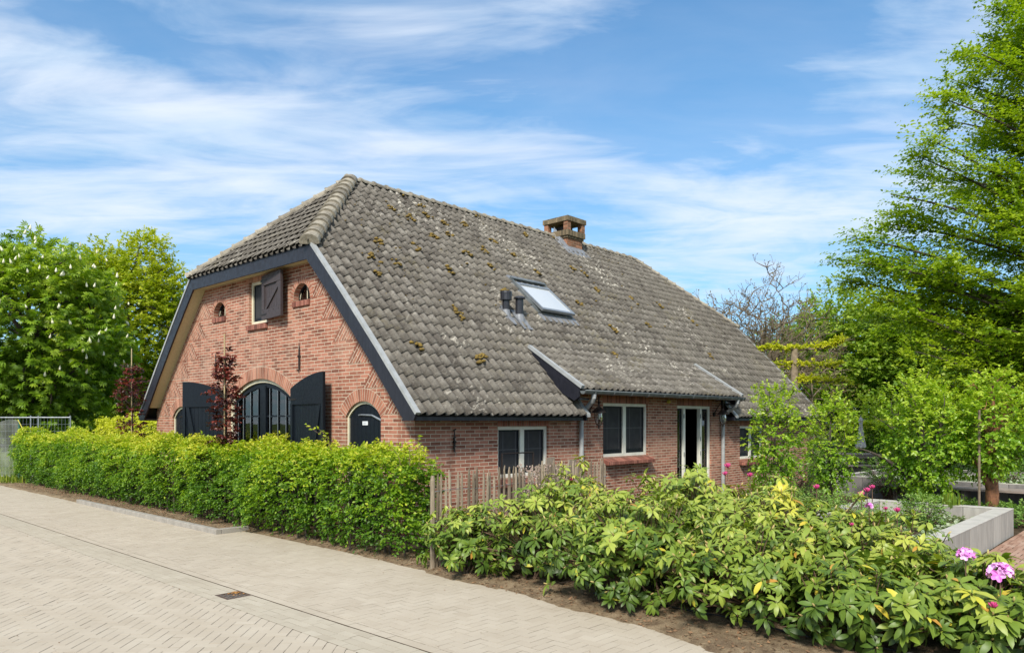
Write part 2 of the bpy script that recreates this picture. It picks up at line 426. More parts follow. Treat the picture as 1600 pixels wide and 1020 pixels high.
def arch_pts(a0,a1,zb,zs,zc,n=14):
    """(a,z) outline of an opening with a segmental arch"""
    hw=(a1-a0)/2; r=zc-zs; Rr=(hw*hw+r*r)/(2*r); c=((a0+a1)/2, zc-Rr)
    th=math.asin(min(1,hw/Rr))
    if r>hw: th=math.pi-th
    arc=[(c[0]+Rr*math.sin(t), c[1]+Rr*math.cos(t)) for t in np.linspace(th,-th,n)]
    return [(a0,zb),(a1,zb)]+arc, (c,Rr,th)
# openings in the gable (y, z)
OPEN={'big':(3.58,6.16,.05,H+.38,H+.84),'door_r':(.87,1.87,.05,H+.06,H+.33),'door_l':(8.02,9.02,.05,H+.06,H+.33),
      'ar':(3.00,3.58,H+2.25,H+2.27,H+2.57),'al':(6.30,6.88,H+2.25,H+2.27,H+2.57)}
UPW=(4.56,5.30,H+1.96,H+2.83)
# --- gable wall
def gable(x0,x1,name,cuts):
    vs=list(np.linspace(.0,SH,7))+list(np.linspace(2*VM-SH,VW,7))
    prof=[(v,min(zr(v)-.2,ZS-.2)) for v in vs]
    poly=[(x0,0,-.3)]+[(x0,VW,-.3)]+[(x0,v,z) for v,z in reversed(prof)]
    b=MB(); b.prism(poly,(x1-x0,0,0)); o=b.build(name,M['brick'])
    if cuts:
        c=MB()
        for k,a in OPEN.items():
            p,_=arch_pts(*a); c.prism([(x0-.5,v,z) for v,z in p],(x1-x0+1,0,0))
        c.box((x0-.5,UPW[0],UPW[2]),(x1+.5,UPW[1],UPW[3]))
        cut(o,c)
    box_uv(o.data,'std'); o.parent=house; return o
gw=gable(0,.28,'gable_wall',True)
gable(LU-.28,LU,'gable_wall',False)
# --- side wall
SW={'w1':(1.88,3.26,H-1.02,H-.10),'w2':(5.00,6.70,H-.76,H+.37),'dr':(7.95,9.61,.0,H+.36),'w3':(11.17,12.62,H-1.03,H-.14)}
b=MB(); b.prism([(.28,0,-.3),(LU-.28,0,-.3),(LU-.28,0,H+.26),(10.12,0,H+.26),(10.12,0,H+.66),(3.98,0,H+.66),(3.98,0,H+.26),(.28,0,H+.26)],(0,.28,0))
sw=b.build('side_wall',M['brick']); c=MB()
for u0,u1,z0,z1 in SW.values(): c.box((u0,-.5,z0),(u1,.8,z1))
cut(sw,c); box_uv(sw.data,'std'); sw.parent=house
b=MB(); b.box((.28,VW-.28,-.3),(LU-.28,VW,H+.26)); b.build('side_wall',M['brick'],house,uvfn='std')
b=MB(); b.box((.28,.28,-.02),(LU-.28,VW-.28,.02)); b.box((.3,.3,H+.75),(15.4,9.5,H+.8))
b.box((3.2,.3,0),(3.3,9.6,H+.7)); b.box((.3,5.9,0),(3.2,5.96,H+.7)); b.box((.3,2.4,0),(3.2,2.46,H+.7)); b.box((3.3,3.5,0),(15.4,3.6,H+.7)); b.box((7.2,.3,0),(7.3,3.5,H+.7))
b.box((2.3,2.5,H+.8),(2.4,7.4,H+2.9))
b.build('interior',M['inside'],house)
# lintel soldier courses over the side windows, 3 mm proud
for k,top in (('w1',H+.12),('w2',H+.56),('dr',H+.56),('w3',H+.09)):
    u0,u1,z0,z1=SW[k]; b=MB()
    b.face([(u0-.02,-.004,z1),(u1+.02,-.004,z1),(u1+.02,-.004,top),(u0-.02,-.004,top)],[(u0-.02,0.001),(u1+.02,0.001),(u1+.02,.214),(u0-.02,.214)])
    b.build('lintel',M['soldier_side'],house)
# brick arches (radial courses) on the gable
def arch_ring(a0,a1,zs,zc,th_,name='brick_arch'):
    _,(c,Rr,th)=arch_pts(a0,a1,0,zs,zc); b=MB(); n=40
    ts=np.linspace(-th,th,n)
    for i in range(n-1):
        q=[]; uv=[]
        for t,r in ((ts[i],Rr),(ts[i+1],Rr),(ts[i+1],Rr+th_),(ts[i],Rr+th_)):
            q.append((-.005,c[0]-r*math.sin(t),c[1]+r*math.cos(t))); uv.append((t*(Rr+.5*th_),(r-Rr)*.215/th_ if th_>.15 else (r-Rr)*.1/th_))
        b.face(q,uv)
        # soffit of the ring lip
        b.face([(-.005,c[0]-Rr*math.sin(ts[i+1]),c[1]+Rr*math.cos(ts[i+1])),(-.005,c[0]-Rr*math.sin(ts[i]),c[1]+Rr*math.cos(ts[i])),(.02,c[0]-Rr*math.sin(ts[i]),c[1]+Rr*math.cos(ts[i])),(.02,c[0]-Rr*math.sin(ts[i+1]),c[1]+Rr*math.cos(ts[i+1]))],[(0,0.02),(0,0.02),(0,0.03),(0,0.03)])
    b.build(name,M['soldier'],house)
for k,t in (('big',.245),('door_r',.22),('door_l',.22),('ar',.105),('al',.105)):
    a=OPEN[k]; arch_ring(a[0]-.0,a[1]+.0,a[3],a[4],t)
# tumbled brick triangles along the verges
b=MB()
tb_px=((596.6,646.6),(565.7,606.5),(541.7,568.8),(520.4,534),(501,498.5),(486,464.5))
for px_,py_ in tb_px:
    q=on_u(0,px_,py_); B=(q.y,q.z); d=Vector((-.66,.75)).normalized(); t=0
    while B[1]+d.y*t<zr(max(B[0]+d.x*t,-.3))-.34 and t<2: t+=.01
    C=(B[0]+d.x*t,B[1]+d.y*t); t2=0
    while B[1]<zr(max(B[0]-t2,-.3))-.34 and t2<2: t2+=.01
    A=(B[0]-t2,B[1]); e_=Vector((-d.y,d.x))
    for side in (0,1):
        pts=[];uv=[]
        zt_=B[1]+.383; poly_=(A,B,C)
        if C[1]>zt_:
            k_=(zt_-B[1])/(C[1]-B[1]); j_=(zt_-A[1])/(C[1]-A[1]); poly_=(A,B,(B[0]+(C[0]-B[0])*k_,zt_),(A[0]+(C[0]-A[0])*j_,zt_))
        for p in poly_:
            w=Vector((p[0]-B[0],p[1]-B[1])); uv.append((w.dot(d)+.03,w.dot(e_)+.004))
            pts.append((-.004,p[0] if side==0 else 2*VM-p[0],p[1]))
        b.face(pts if side==0 else pts[::-1], uv if side==0 else uv[::-1])
b.pieces('tumbled_brickwork',M['brick'],house)

# --- roof tiles
PX=[0,.1,.22,.38,.55,.7,.82,.92,1.0]; PH=[-.006,-.024,-.031,-.027,-.006,.027,.048,.052,.034]
def tile_sheet(pos, a0, n, w_rows, gauge=.285, wid=.2, t0=0, coarse=False, flip=False, lap=.03, lift=(.014,.031)):
    """pos(a,w,h)->point ; one S-profile tile per cell, each a little out of true"""
    b=MB(); X=PX[::2] if coarse else PX; Hh=PH[::2] if coarse else PH
    for r in w_rows:
        for i in range(n):
            j1,j2=rng.normal(0,.003),rng.normal(0,.004); tv=float(np.clip(rng.normal(.5,.13),0,1))
            lo=r*gauge; up=(r+1)*gauge+lap; da=rng.normal(0,.002)
            rows=[]
            for w,dh in ((lo,lift[0]+j1),(lo,lift[1]+j1),(up,.0+j2)):
                row=[]
                for x,h in zip(X,Hh):
                    xx=x if not flip else 1-x
                    row.append(pos(a0+(i+xx)*wid+da, w, h+dh))
                rows.append(row if not flip else row[::-1])
            n0=len(b.f); b.grid(rows,t=tv); nx=len(X)-1
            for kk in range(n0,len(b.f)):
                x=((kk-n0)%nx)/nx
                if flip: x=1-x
                b.t[kk]=max(0,min(1,tv-(.30 if x<.38 else 0)+(.10 if x>.55 else 0)))  # pans darker, rolls lighter: relief shade painted into the tint, with dirt
    return b
# slope distance table for the curved profile
_v=np.linspace(-.38,VM,400); _z=np.array([zr(q) for q in _v]); _w=np.concatenate([[0],np.cumsum(np.hypot(np.diff(_v),np.diff(_z)))])
WT=float(_w[-1])
def main_pos(side):
    def f(a,w,h):
        v=float(np.interp(w,_w,_v)); z=float(np.interp(w,_w,_z))
        if w>WT: v+=(w-WT)*.7; z+=(w-WT)*.7
        s=1.106-.042*(v+.38); n=1/math.hypot(1,s)
        v2=v-s*n*h; z2=z+n*h
        return (a, v2 if side==0 else 2*VM-v2, z2)
    return f
G=WT/27
dN=Vector((AP0-U0,VM-SH,0)); nN=Vector((-dN.y,dN.x,0)).normalized()     # toward the near hip
nF=Vector((dN.y,dN.x,0)).normalized()
roof=MB()
# underlay / deck
def deck(b, pts, th=.05):
    n=(Vector(pts[1])-Vector(pts[0])).cross(Vector(pts[2])-Vector(pts[0])).normalized()
    if n.z<0: n=-n
    b.prism([Vector(p)-n*.045 for p in pts], -n*th)
def strip(a0,a1,v0,v1,n=4):
    out=[]
    vs=np.linspace(v0,v1,n+1)
    for i in range(n):
        A=a0(vs[i]); B=a1(vs[i]); Cc=a1(vs[i+1]); D=a0(vs[i+1])
        out.append([(A,vs[i],zr(vs[i])),(B,vs[i],zr(vs[i])),(Cc,vs[i+1],zr(vs[i+1])),(D,vs[i+1],zr(vs[i+1]))])
    return out
lo=lambda v: U0+.05+max(0,(v-SH))*(AP0-U0)/(VM-SH); hi=lambda v: U1-.05-max(0,(v-SH))*(AP0-U0)/(VM-SH)
for q in strip(lo,lambda v:3.92,-.36,.76,2)+strip(lambda v:10.28,hi,-.36,.76,2)+strip(lo,hi,.76,SH,3)+strip(lo,hi,SH,VM,4): deck(roof,q)
for q in strip(lo,hi,-.36,SH,4)+strip(lo,hi,SH,VM,4): deck(roof,[(x,2*VM-y,z) for x,y,z in q])
for s in (0,1):
    X0=(U0+.05) if s==0 else (U1-.05); X1=AP0 if s==0 else AP1
    deck(roof,[(X0,SH,ZS),(X0,2*VM-SH,ZS),(X1,VM,ZR)])
rf=roof.build('roof',M['deck'],house)
MS=main_pos(0); LS=main_pos(1)
def joinmb(lst):
    m=MB()
    for q in lst:
        n=len(m.v); m.v+=q.v; m.f+=[tuple(i+n for i in f) for f in q.f]; m.uv+=q.uv; m.t+=q.t
    return m
ROWS=range(0,28)
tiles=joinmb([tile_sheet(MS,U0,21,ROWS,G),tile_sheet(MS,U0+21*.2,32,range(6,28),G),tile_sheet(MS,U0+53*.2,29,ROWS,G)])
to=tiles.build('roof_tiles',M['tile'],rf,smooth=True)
clip(to,[((U0,SH,0),nN),((U1,SH,0),nF),((0,VM,0),(0,1,0))])
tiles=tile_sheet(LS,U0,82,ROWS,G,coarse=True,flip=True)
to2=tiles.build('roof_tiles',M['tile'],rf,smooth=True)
mir=lambda n: Vector((n.x,-n.y,0))
clip(to2,[((U0,2*VM-SH,0),mir(nN)),((U1,2*VM-SH,0),mir(nF)),((0,VM,0),(0,-1,0))])
for s in (0,1):
    X0=U0-.04 if s==0 else U1+.04; X1=AP0 if s==0 else AP1; sg=1 if s==0 else -1
    L=math.hypot(X1-X0,ZR-ZS); cx_,cz_=(X1-X0)/L,(ZR-ZS)/L
    def hp(a,w,h,X0=X0,cx_=cx_,cz_=cz_): return (X0+cx_*w-cz_*h*(1 if cx_>0 else -1), a, ZS+cz_*w+abs(cx_)*h)
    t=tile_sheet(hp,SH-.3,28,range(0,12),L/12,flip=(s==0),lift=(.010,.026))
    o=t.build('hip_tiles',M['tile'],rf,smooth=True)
    a=nN if s==0 else nF; a=-a
    clip(o,[((X0 if s else U0,SH,0),a),((X0 if s else U0,2*VM-SH,0),mir(a))])
# ridge and hip caps: tapered half rounds that overlap
def caps(p0,p1,step,r,name):
    b=MB(); p0=Vector(p0); p1=Vector(p1); L=(p1-p0).length; n=max(1,round(L/step)); d=(p1-p0)/L
    x=d.cross(Vector((0,0,1))).normalized(); y=x.cross(d)
    for i in range(n):
        rows=[]; s0=i*L/n-.03; s1=(i+1)*L/n; tv=float(rng.uniform(.2,.9)); jx=rng.normal(0,.004)
        if i==0: b.face([p0+d*s0+x*(math.cos(a)*r*.93)+y*(math.sin(a)*r*.8-.03) for a in np.linspace(-.15,math.pi+.15,11)],t=tv)
        for s_,rr,of in ((s0,r*.90,.0),(s0,r*1.13,.014),(s0+.045,r*1.12,.014),(s0+.06,r*1.04,.006),(s1,r*.92,0)):
            rows.append([p0+d*s_+x*(math.cos(a)*rr+jx)+y*(math.sin(a)*rr*.85+of-.03) for a in np.linspace(-.15,math.pi+.15,11)])
        b.grid(rows,t=tv)
    return b.build(name,M['cap'],rf,smooth=False)
zc=.05
caps((U0-.02,SH-.02,ZS+zc),(AP0,VM,ZR+zc),.29,.16,'hip_cap')
caps((U0-.02,2*VM-SH+.02,ZS+zc),(AP0,VM,ZR+zc),.29,.13,'hip_cap')
caps((AP0-.1,VM,ZR+.035),(AP1+.1,VM,ZR+.035),.36,.105,'ridge_cap')
caps((U1+.02,SH-.02,ZS+zc),(AP1,VM,ZR+zc),.33,.11,'hip_cap')
caps((U1+.02,2*VM-SH+.02,ZS+zc),(AP1,VM,ZR+zc),.33,.11,'hip_cap')
# barge boards, soffits and zinc verge trims
def off(v,d):                   # point on a line d below the roof surface
    s=1.106-.042*((v if v<VM else 2*VM-v)+.38); n=1/math.hypot(1,s)
    sg=1 if v<VM else -1
    return v+sg*s*n*d, zr(v)-n*d
for e,(x0,x1) in enumerate(((U0,U0+.035),(U1-.035,U1))):
    fb=MB(); sb=MB(); zb=MB(); xi=.0 if e==0 else LU; xs=x1 if e==0 else x0
    for s in (0,1):
        vs=[-.38,.6,1.6,SH]
        pts=[]
        for i in range(3):
            a,b_=vs[i],vs[i+1]
            def m(v,d):
                q=off(v,d); return (q[0] if s==0 else 2*VM-q[0], q[1])
            o0,o1=m(a,-.01),m(b_,-.01); i1,i0=m(b_,.25),m(a,.25)
            if i==2:    # mitre at the shoulder
                o1=(SH if s==0 else 2*VM-SH,ZS+.01); i1=(SH+.115 if s==0 else 2*VM-SH-.115,ZS-.25)
            if i==0:    # cut level at the foot
                i0=((.0-.1) if s==0 else 2*VM+.1, H+.0); extra=[((-.33) if s==0 else 2*VM+.33,H+.0)]
            else: extra=[]
            poly=[o0,o1,i1,i0]+extra
            fb.prism([(x0,y,z) for y,z in poly],(x1-x0,0,0))
            # soffit strip from board to wall
            s0,s1=m(max(a,-.05),.21),m(b_,.21)
            if i==2: s1=((SH+.09) if s==0 else 2*VM-SH-.09,ZS-.205)
            q=[(xs,s0[0],s0[1]),(xs,s1[0],s1[1]),(xi,s1[0],s1[1]),(xi,s0[0],s0[1])]
            sb.prism(q,(0,0,.03))
            t0,t1=m(a,-.05),m(b_,-.05); u0_,u1_=m(a,-.0),m(b_,-.0)
            xa,xb=(x0-.012,x0+.075) if e==0 else (x1-.075,x1+.012)
            zb.hexa([(xa,*u0_),(xb,*u0_),(xb,*u1_),(xa,*u1_),(xa,*t0),(xb,*t0),(xb,*t1),(xa,*t1)])
    # level board under the half hip
    fb.prism([(x0,SH+.115,ZS-.25),(x0,2*VM-SH-.115,ZS-.25),(x0,2*VM-SH,ZS+.01),(x0,SH,ZS+.01)],(x1-x0,0,0))
    sb.box((min(xs,xi),SH+.1,ZS-.205),(max(xs,xi),2*VM-SH-.1,ZS-.175))
    fb.pieces('barge_board',M['fascia'],rf); sb.pieces('soffit',M['soffit'],rf); zb.pieces('verge_trim',M['zinc'],rf)
b=MB(); b.box((U0+.04,-.33,H+.0),(3.9,-.30,H+.06)); b.box((10.3,-.33,H+.0),(U1-.04,-.30,H+.06)); b.box((U0+.04,-.30,H+.0),(3.9,0,H+.02)); b.box((10.3,-.30,H+.0),(U1-.04,0,H+.02))
b.box((U0+.04,VW,H),(U1-.04,2*VM+.36,H+.05)); b.pieces('eaves_board',M['fascia'],rf)
# --- the flatter roof over the raised middle part
DE0,DE1=3.65,10.25; dv0,dz0=-.47,H+.60; dv1=.86; dz1=zr(.86)+.02
Ld=math.hypot(dv1-dv0,dz1-dz0); dc,ds=(dv1-dv0)/Ld,(dz1-dz0)/Ld
def dp(a,w,h): return (a,dv0+dc*w-ds*h,dz0+ds*w+dc*h)
b=MB(); deck(b,[(DE0+.02,dv0,dz0),(DE1-.02,dv0,dz0),(DE1-.02,dv1,dz1),(DE0+.02,dv1,dz1)])
dr=b.build('lean_to_roof',M['deck'],house)
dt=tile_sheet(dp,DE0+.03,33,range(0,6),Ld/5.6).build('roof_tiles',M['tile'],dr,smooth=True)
clip(dt,[((0,.9,0),(0,1,0))])
b=MB()
for x0,x1,foot in ((DE0-.03,DE0,3.95),(DE1,DE1+.03,10.12)):
    pts=[(x0,dv0+.02,dz0+.02),(x0,dv0+.02,dz0-.15),(x0,dv0+.14,dz0-.22)]+[(x0,v,zr(v)-.02) for v in (.1,.5)]+[(x0,dv1,dz1+.03)]
    b.prism(pts,(x1-x0,0,0))
    b.box((min(x1,foot),dv0+.03,dz0-.2),(max(x0,foot),-.0,dz0-.17))
    xx=sorted((x1,foot)); b.box((xx[0],-.03,dz0-.18),(xx[1],.02,dz0+.1))
b.pieces('side_cheek',M['fascia'],dr)
b=MB()
for x in (DE0-.045,DE1-.035):
    b.hexa([(x,*dp(0,-.02,.02)[1:]),(x+.09,*dp(0,-.02,.02)[1:]),(x+.09,*dp(0,Ld,.02)[1:]),(x,*dp(0,Ld,.02)[1:]),(x,*dp(0,-.02,.085)[1:]),(x+.09,*dp(0,-.02,.085)[1:]),(x+.09,*dp(0,Ld,.08)[1:]),(x,*dp(0,Ld,.08)[1:])])
for x,v1 in ((3.93,.1),(10.17,.1)):
    q=[(x,v,zr(v)+.02) for v in (-.4,v1)]
    b.hexa([(x,-.4,zr(-.4)+.0),(x+.11,-.4,zr(-.4)+.0),(x+.11,v1,zr(v1)+.0),(x,v1,zr(v1)+.0),(x,-.4,zr(-.4)+.06),(x+.11,-.4,zr(-.4)+.06),(x+.11,v1,zr(v1)+.06),(x,v1,zr(v1)+.06)])
b.pieces('verge_trim',M['zinc'],dr)
b=MB(); b.box((3.96,-.36,H-.0),(4.0,-.0,H+.1)); b.box((10.16,-.36,H-.0),(10.2,-.0,H+.1)); b.pieces('eaves_end',M['fascia'],dr)
# gutter: open half round
b=MB(); gy,gz,gr=-.53,dz0-.035,.065
b.grid([[ (x,gy+gr*math.cos(a),gz+gr*math.sin(a)) for a in np.linspace(math.pi,2*math.pi,10)] for x in (DE0-.02,DE1+.03)])
b.grid([[ (x,gy+(gr-.006)*math.cos(a),gz+(gr-.006)*math.sin(a)) for a in np.linspace(2*math.pi,math.pi,10)] for x in (DE0-.02,DE1+.03)])
for x in (DE0-.02,DE1+.03): b.face([(x,gy+gr*math.cos(a),gz+gr*math.sin(a)) for a in np.linspace(math.pi,2*math.pi,10)])
b.tube([(DE0-.02,gy-gr,gz+.004),(DE1+.03,gy-gr,gz+.004)],.011,8)
gut=b.build('gutter',M['zincdark'],house,smooth=True)
b=MB()
for x in np.arange(DE0+.3,DE1,.62): b.tube([(x,gy+(gr+.006)*math.cos(a),gz+(gr+.006)*math.sin(a)) for a in np.linspace(math.pi*.97,2*math.pi,9)],.009,5)
b.pieces('gutter_bracket',M['zincdark'],gut)
for x0,x1 in ((3.97,4.17),(9.95,10.07)):
    b=MB(); b.tube([(x0,gy,gz-.05),(x0,gy,gz-.13),(x0+.02,gy+.05,gz-.2),(x1-.02,-.13,gz-.40),(x1,-.085,gz-.47),(x1,-.08,gz-.55),(x1,-.08,0)],.045,12)
    for z in (gz-.62,1.2,.4): b.tube([(x1,-.08,z),(x1,-.08,z+.05)],.05,12)
    b.tube([(x0,gy,gz-.045),(x0,gy,gz-.10)],.05,12)
    b.build('downpipe',M['zinc'],house,smooth=False)
# --- chimney
cu0,cu1,cv0,cv1=9.38,10.08,4.45,5.22
ctop=H+5.93
b=MB(); b.box((cu0,cv0,H+4.4),(cu1,cv1,ctop-.62)); ch=b.build('chimney',M['chimney'],rf,uvfn='std')
b=MB(); b.box((cu0-.035,cv0-.035,ctop-.62),(cu1+.035,cv1+.035,ctop-.555)); b.box((cu0-.07,cv0-.07,ctop-.555),(cu1+.07,cv1+.07,ctop-.40))
b.box((cu0-.09,cv0-.09,ctop-.14),(cu1+.09,cv1+.09,ctop))
b.build('chimney_cap',M['chimney_mossy'],ch,uvfn='std')
b=MB(); b.box((cu0+.2,cv0+.2,ctop-.41),(cu1-.2,cv1-.2,ctop-.2)); b.build('flue',M['iron'],ch)
for x in (cu0-.06,cu1-.095):
    for y in (cv0-.06,cv1-.095):
        b=MB(); b.box((x,y,ctop-.40),(x+.155,y+.155,ctop-.14)); b.build('chimney_pillar',M['chimney'],ch,uvfn='std')
b=MB()
def lz(v,h): 
    return zr(v)+h
b.hexa([(cu0-.14,cv0-.22,lz(cv0-.22,.03)),(cu1+.14,cv0-.22,lz(cv0-.22,.03)),(cu1+.14,cv0+.02,lz(cv0+.02,.03)),(cu0-.14,cv0+.02,lz(cv0+.02,.03)),
        (cu0-.14,cv0-.22,lz(cv0-.22,.06)),(cu1+.14,cv0-.22,lz(cv0-.22,.06)),(cu1+.02,cv0+.0,lz(cv0,.13)),(cu0-.02,cv0+.0,lz(cv0,.13))])
b.hexa([(cu0-.16,cv0-.2,lz(cv0-.2,.03)),(cu0+.0,cv0-.2,lz(cv0-.2,.03)),(cu0+.0,VM,ZR+.05),(cu0-.16,VM,ZR+.05),
        (cu0-.16,cv0-.2,lz(cv0-.2,.06)),(cu0-.005,cv0-.2,lz(cv0-.2,.1)),(cu0-.005,VM,ZR+.32),(cu0-.05,VM,ZR+.12)])
b.build('lead_flashing',M['lead'],ch)
# --- skylight
def rp(u,v,h):
    s=1.106-.042*(v+.38); n=1/math.hypot(1,s); return Vector((u,v-s*n*h,zr(v)+n*h))
su0,su1,sv0,sv1=4.92,6.13,1.74,2.62
b=MB()
def bar(b,u0,u1,v0,v1,h0,h1):
    b.hexa([rp(u0,v0,h0),rp(u1,v0,h0),rp(u1,v1,h0),rp(u0,v1,h0),rp(u0,v0,h1),rp(u1,v0,h1),rp(u1,v1,h1),rp(u0,v1,h1)])
fw=.05
bar(b,su0,su1,sv0,sv0+fw,0,.09); bar(b,su0,su1,sv1-fw,sv1,0,.12); bar(b,su0,su0+fw,sv0+fw,sv1-fw,0,.10); bar(b,su1-fw,su1,sv0+fw,sv1-fw,0,.10)
sk=b.build('skylight',M['zincdark'],rf)
b=MB()                     # pivoted sash, lower edge swung a little out, top edge in
def sp(u,v,h):
    k=(v-(sv1-.1))/(sv0-sv1); return rp(u,v,h+.10*max(k,-.3))
def sbar(b,u0,u1,v0,v1,h0,h1):
    b.hexa([sp(u0,v0,h0),sp(u1,v0,h0),sp(u1,v1,h0),sp(u0,v1,h0),sp(u0,v0,h1),sp(u1,v0,h1),sp(u1,v1,h1),sp(u0,v1,h1)])
a0,a1,c0,c1=su0+.03,su1-.03,sv0-.02,sv1-.14
sbar(b,a0,a1,c0,c0+.05,.05,.11); sbar(b,a0,a1,c1-.05,c1,.05,.11); sbar(b,a0,a0+.05,c0+.05,c1-.05,.05,.11); sbar(b,a1-.05,a1,c0+.05,c1-.05,.05,.11)
b.build('sash',M['galv'],sk)
b=MB(); sbar(b,a0+.05,a1-.05,c0+.05,c1-.05,.07,.085); b.build('pane',M['skyglass'],sk)
b=MB(); bar(b,su0+fw,su1-fw,c1,sv1-fw,.0,.05); b.build('blind_box',M['deck'],sk)
b=MB()
for i in range(9):
    u=su0-.05+i*.15; b.hexa([rp(u,sv0-.16,.035),rp(u+.14,sv0-.16,.03),rp(u+.15,sv0,.05),rp(u,sv0,.05),rp(u,sv0-.16,.042),rp(u+.14,sv0-.16,.05),rp(u+.15,sv0,.06),rp(u,sv0,.06)])
bar(b,su0-.06,su0-.002,sv0-.02,sv1+.06,.02,.06); bar(b,su1+.002,su1+.06,sv0-.02,sv1+.06,.02,.06); bar(b,su0,su1,sv1+.002,sv1+.08,.02,.07)
b.build('flashing',M['lead'],sk)
# --- vent pipes
for (u,v,r,cap) in ((3.78,1.60,.075,True),(4.12,1.53,.085,False)):
    z=zr(v)-.05; b=MB(); b.tube([(u,v,z),(u,v,z+.50)],r,14)
    vp=b.build('vent_pipe',M['darkpipe'],rf)
    b=MB()
    if cap: b.lathe((u,v,z),[(r*1.05,.36),(r*1.6,.365),(r*1.6,.50),(r*1.65,.51),(r*1.6,.55),(0.01,.56)],14)
    else: b.lathe((u,v,z),[(r*1.02,.49),(r*1.5,.495),(r*1.5,.52),(r*.9,.55),(.01,.555)],14)
    b.build('cowl',M['darkpipe'],vp)
    b=MB(); b.hexa([rp(u-.13,v-.24,.03),rp(u+.15,v-.24,.03),rp(u+.13,v+.18,.03),rp(u-.13,v+.18,.03),rp(u-.13,v-.24,.05),rp(u+.15,v-.24,.05),rp(u+.13,v+.18,.06),rp(u-.13,v+.18,.06)])
    b.lathe((u,v,zr(v)-.08),[(r*1.7,.0),(r*1.15,.16),(r*1.02,.2)],14); b.build('lead_flashing',M['lead'],vp)
# --- moss clumps (lumpy, scattered on the tiles)
b=MB(); spots=[]
px_spots=[(592,430),(580,405),(618,415),(665,340),(640,345),(655,325),(712,490),(716,498),(755,395),(742,330),(700,370),(765,420),(905,480),(860,340),(955,515),(1080,505),(690,350),(725,355),(770,380),(625,300),(610,330),(985,470),(1010,510),(745,565),(960,560),(590,380),(890,420),(820,370),(912,430),(650,545),(752,562),(1110,560),(648,388),(700,425),(800,400),(840,430),(930,455),(1030,480),(675,372),(730,400),(785,455)]
def roof_hit(px,py):
    best=None
    for i in range(200):
        v=-.3+i*.026; p=on_v(v,px,py); e=abs(p.z-zr(v))
        if best is None or e<best[0]: best=(e,p.x,v)
    return best[1],best[2]
def blob(b,c,r,squash=.5,t=.5,up=None):
    c=Vector(c); rows=[]
    jr=[rng.uniform(.7,1.25) for _ in range(7)]
    for i,(rr,zz) in enumerate(((.15,-.6),(.85,-.3),(1,.1),(.75,.6),(.2,.9))):
        rows.append([c+Vector((math.cos(6.283*k/7)*rr*r*jr[k],math.sin(6.283*k/7)*rr*r*jr[k],zz*r*squash*rng.uniform(.8,1.2))) for k in range(7)])
    b.grid(rows,True,t)
for px,py in px_spots:
    u,v=roof_hit(px,py)
    for k in range(7):
        uu=u+rng.normal(0,.05); vv=v+rng.normal(0,.05)
        if vv>VM-.1: continue
        blob(b,rp(uu,vv,.058),rng.uniform(.03,.06),.75)
for k in range(110):
    u,v=rng.uniform(0.5,13),rng.uniform(1.5,4.6)
    blob(b,rp(u,v,.045),rng.uniform(.015,.04),.6)
tag(b.build('moss',M['moss'],rf,smooth=True),kind='stuff')

# --- windows on the side wall
def side_window(k,bars=(2,2),sill=True):
    u0,u1,z0,z1=SW[k]; y0,y1=.05,.12; fw=.065; b=MB()
    b.box((u0,y0,z0),(u1,y1,z0+fw)); b.box((u0,y0,z1-fw),(u1,y1,z1)); b.box((u0,y0,z0+fw),(u0+fw,y1,z1-fw)); b.box((u1-fw,y0,z0+fw),(u1,y1,z1-fw))
    um=(u0+u1)/2; b.box((um-.055,y0,z0+fw),(um+.055,y1,z1-fw))
    w=b.build('window',M['white'],house,bevel=.004)
    for a,c in ((u0+fw,um-.055),(um+.055,u1-fw)):
        b=MB(); g=.03
        b.box((a,.085,z0+fw),(c,.11,z0+fw+.09)); b.box((a,.085,z1-fw-g),(c,.11,z1-fw)); b.box((a,.085,z0+fw+.09),(a+g,.11,z1-fw-g)); b.box((c-g,.085,z0+fw+.09),(c,.11,z1-fw-g))
        s=b.build('sash',M['black'],w)
        b=MB(); b.box((a+g,.098,z0+fw+.09),(c-g,.102,z1-fw-g)); b.build('insect_screen',M['screen'],w)
        b=MB(); zm=(z0+z1)/2+.04; t=.008
        for f in (.28,.86): b.box((a+(c-a)*f-t,.094,z0+fw+.09),(a+(c-a)*f+t,.0975,z1-fw-g))
        b.box((a+g,.0935,zm-t),(c-g,.0972,zm+t)); b.build('glazing_bars',M['muntin'],w)
    if sill:
        b=MB(); b.prism([(u0-.03,.04,z0-.002),(u0-.03,-.17,z0-.085),(u0-.03,-.17,z0-.15),(u0-.03,.0,z0-.15),(u0-.03,.04,z0-.1)],(u1-u0+.06,0,0))
        b.build('sill',M['sill'],w,uvfn='std')
    return w
side_window('w1'); side_window('w2'); side_window('w3')
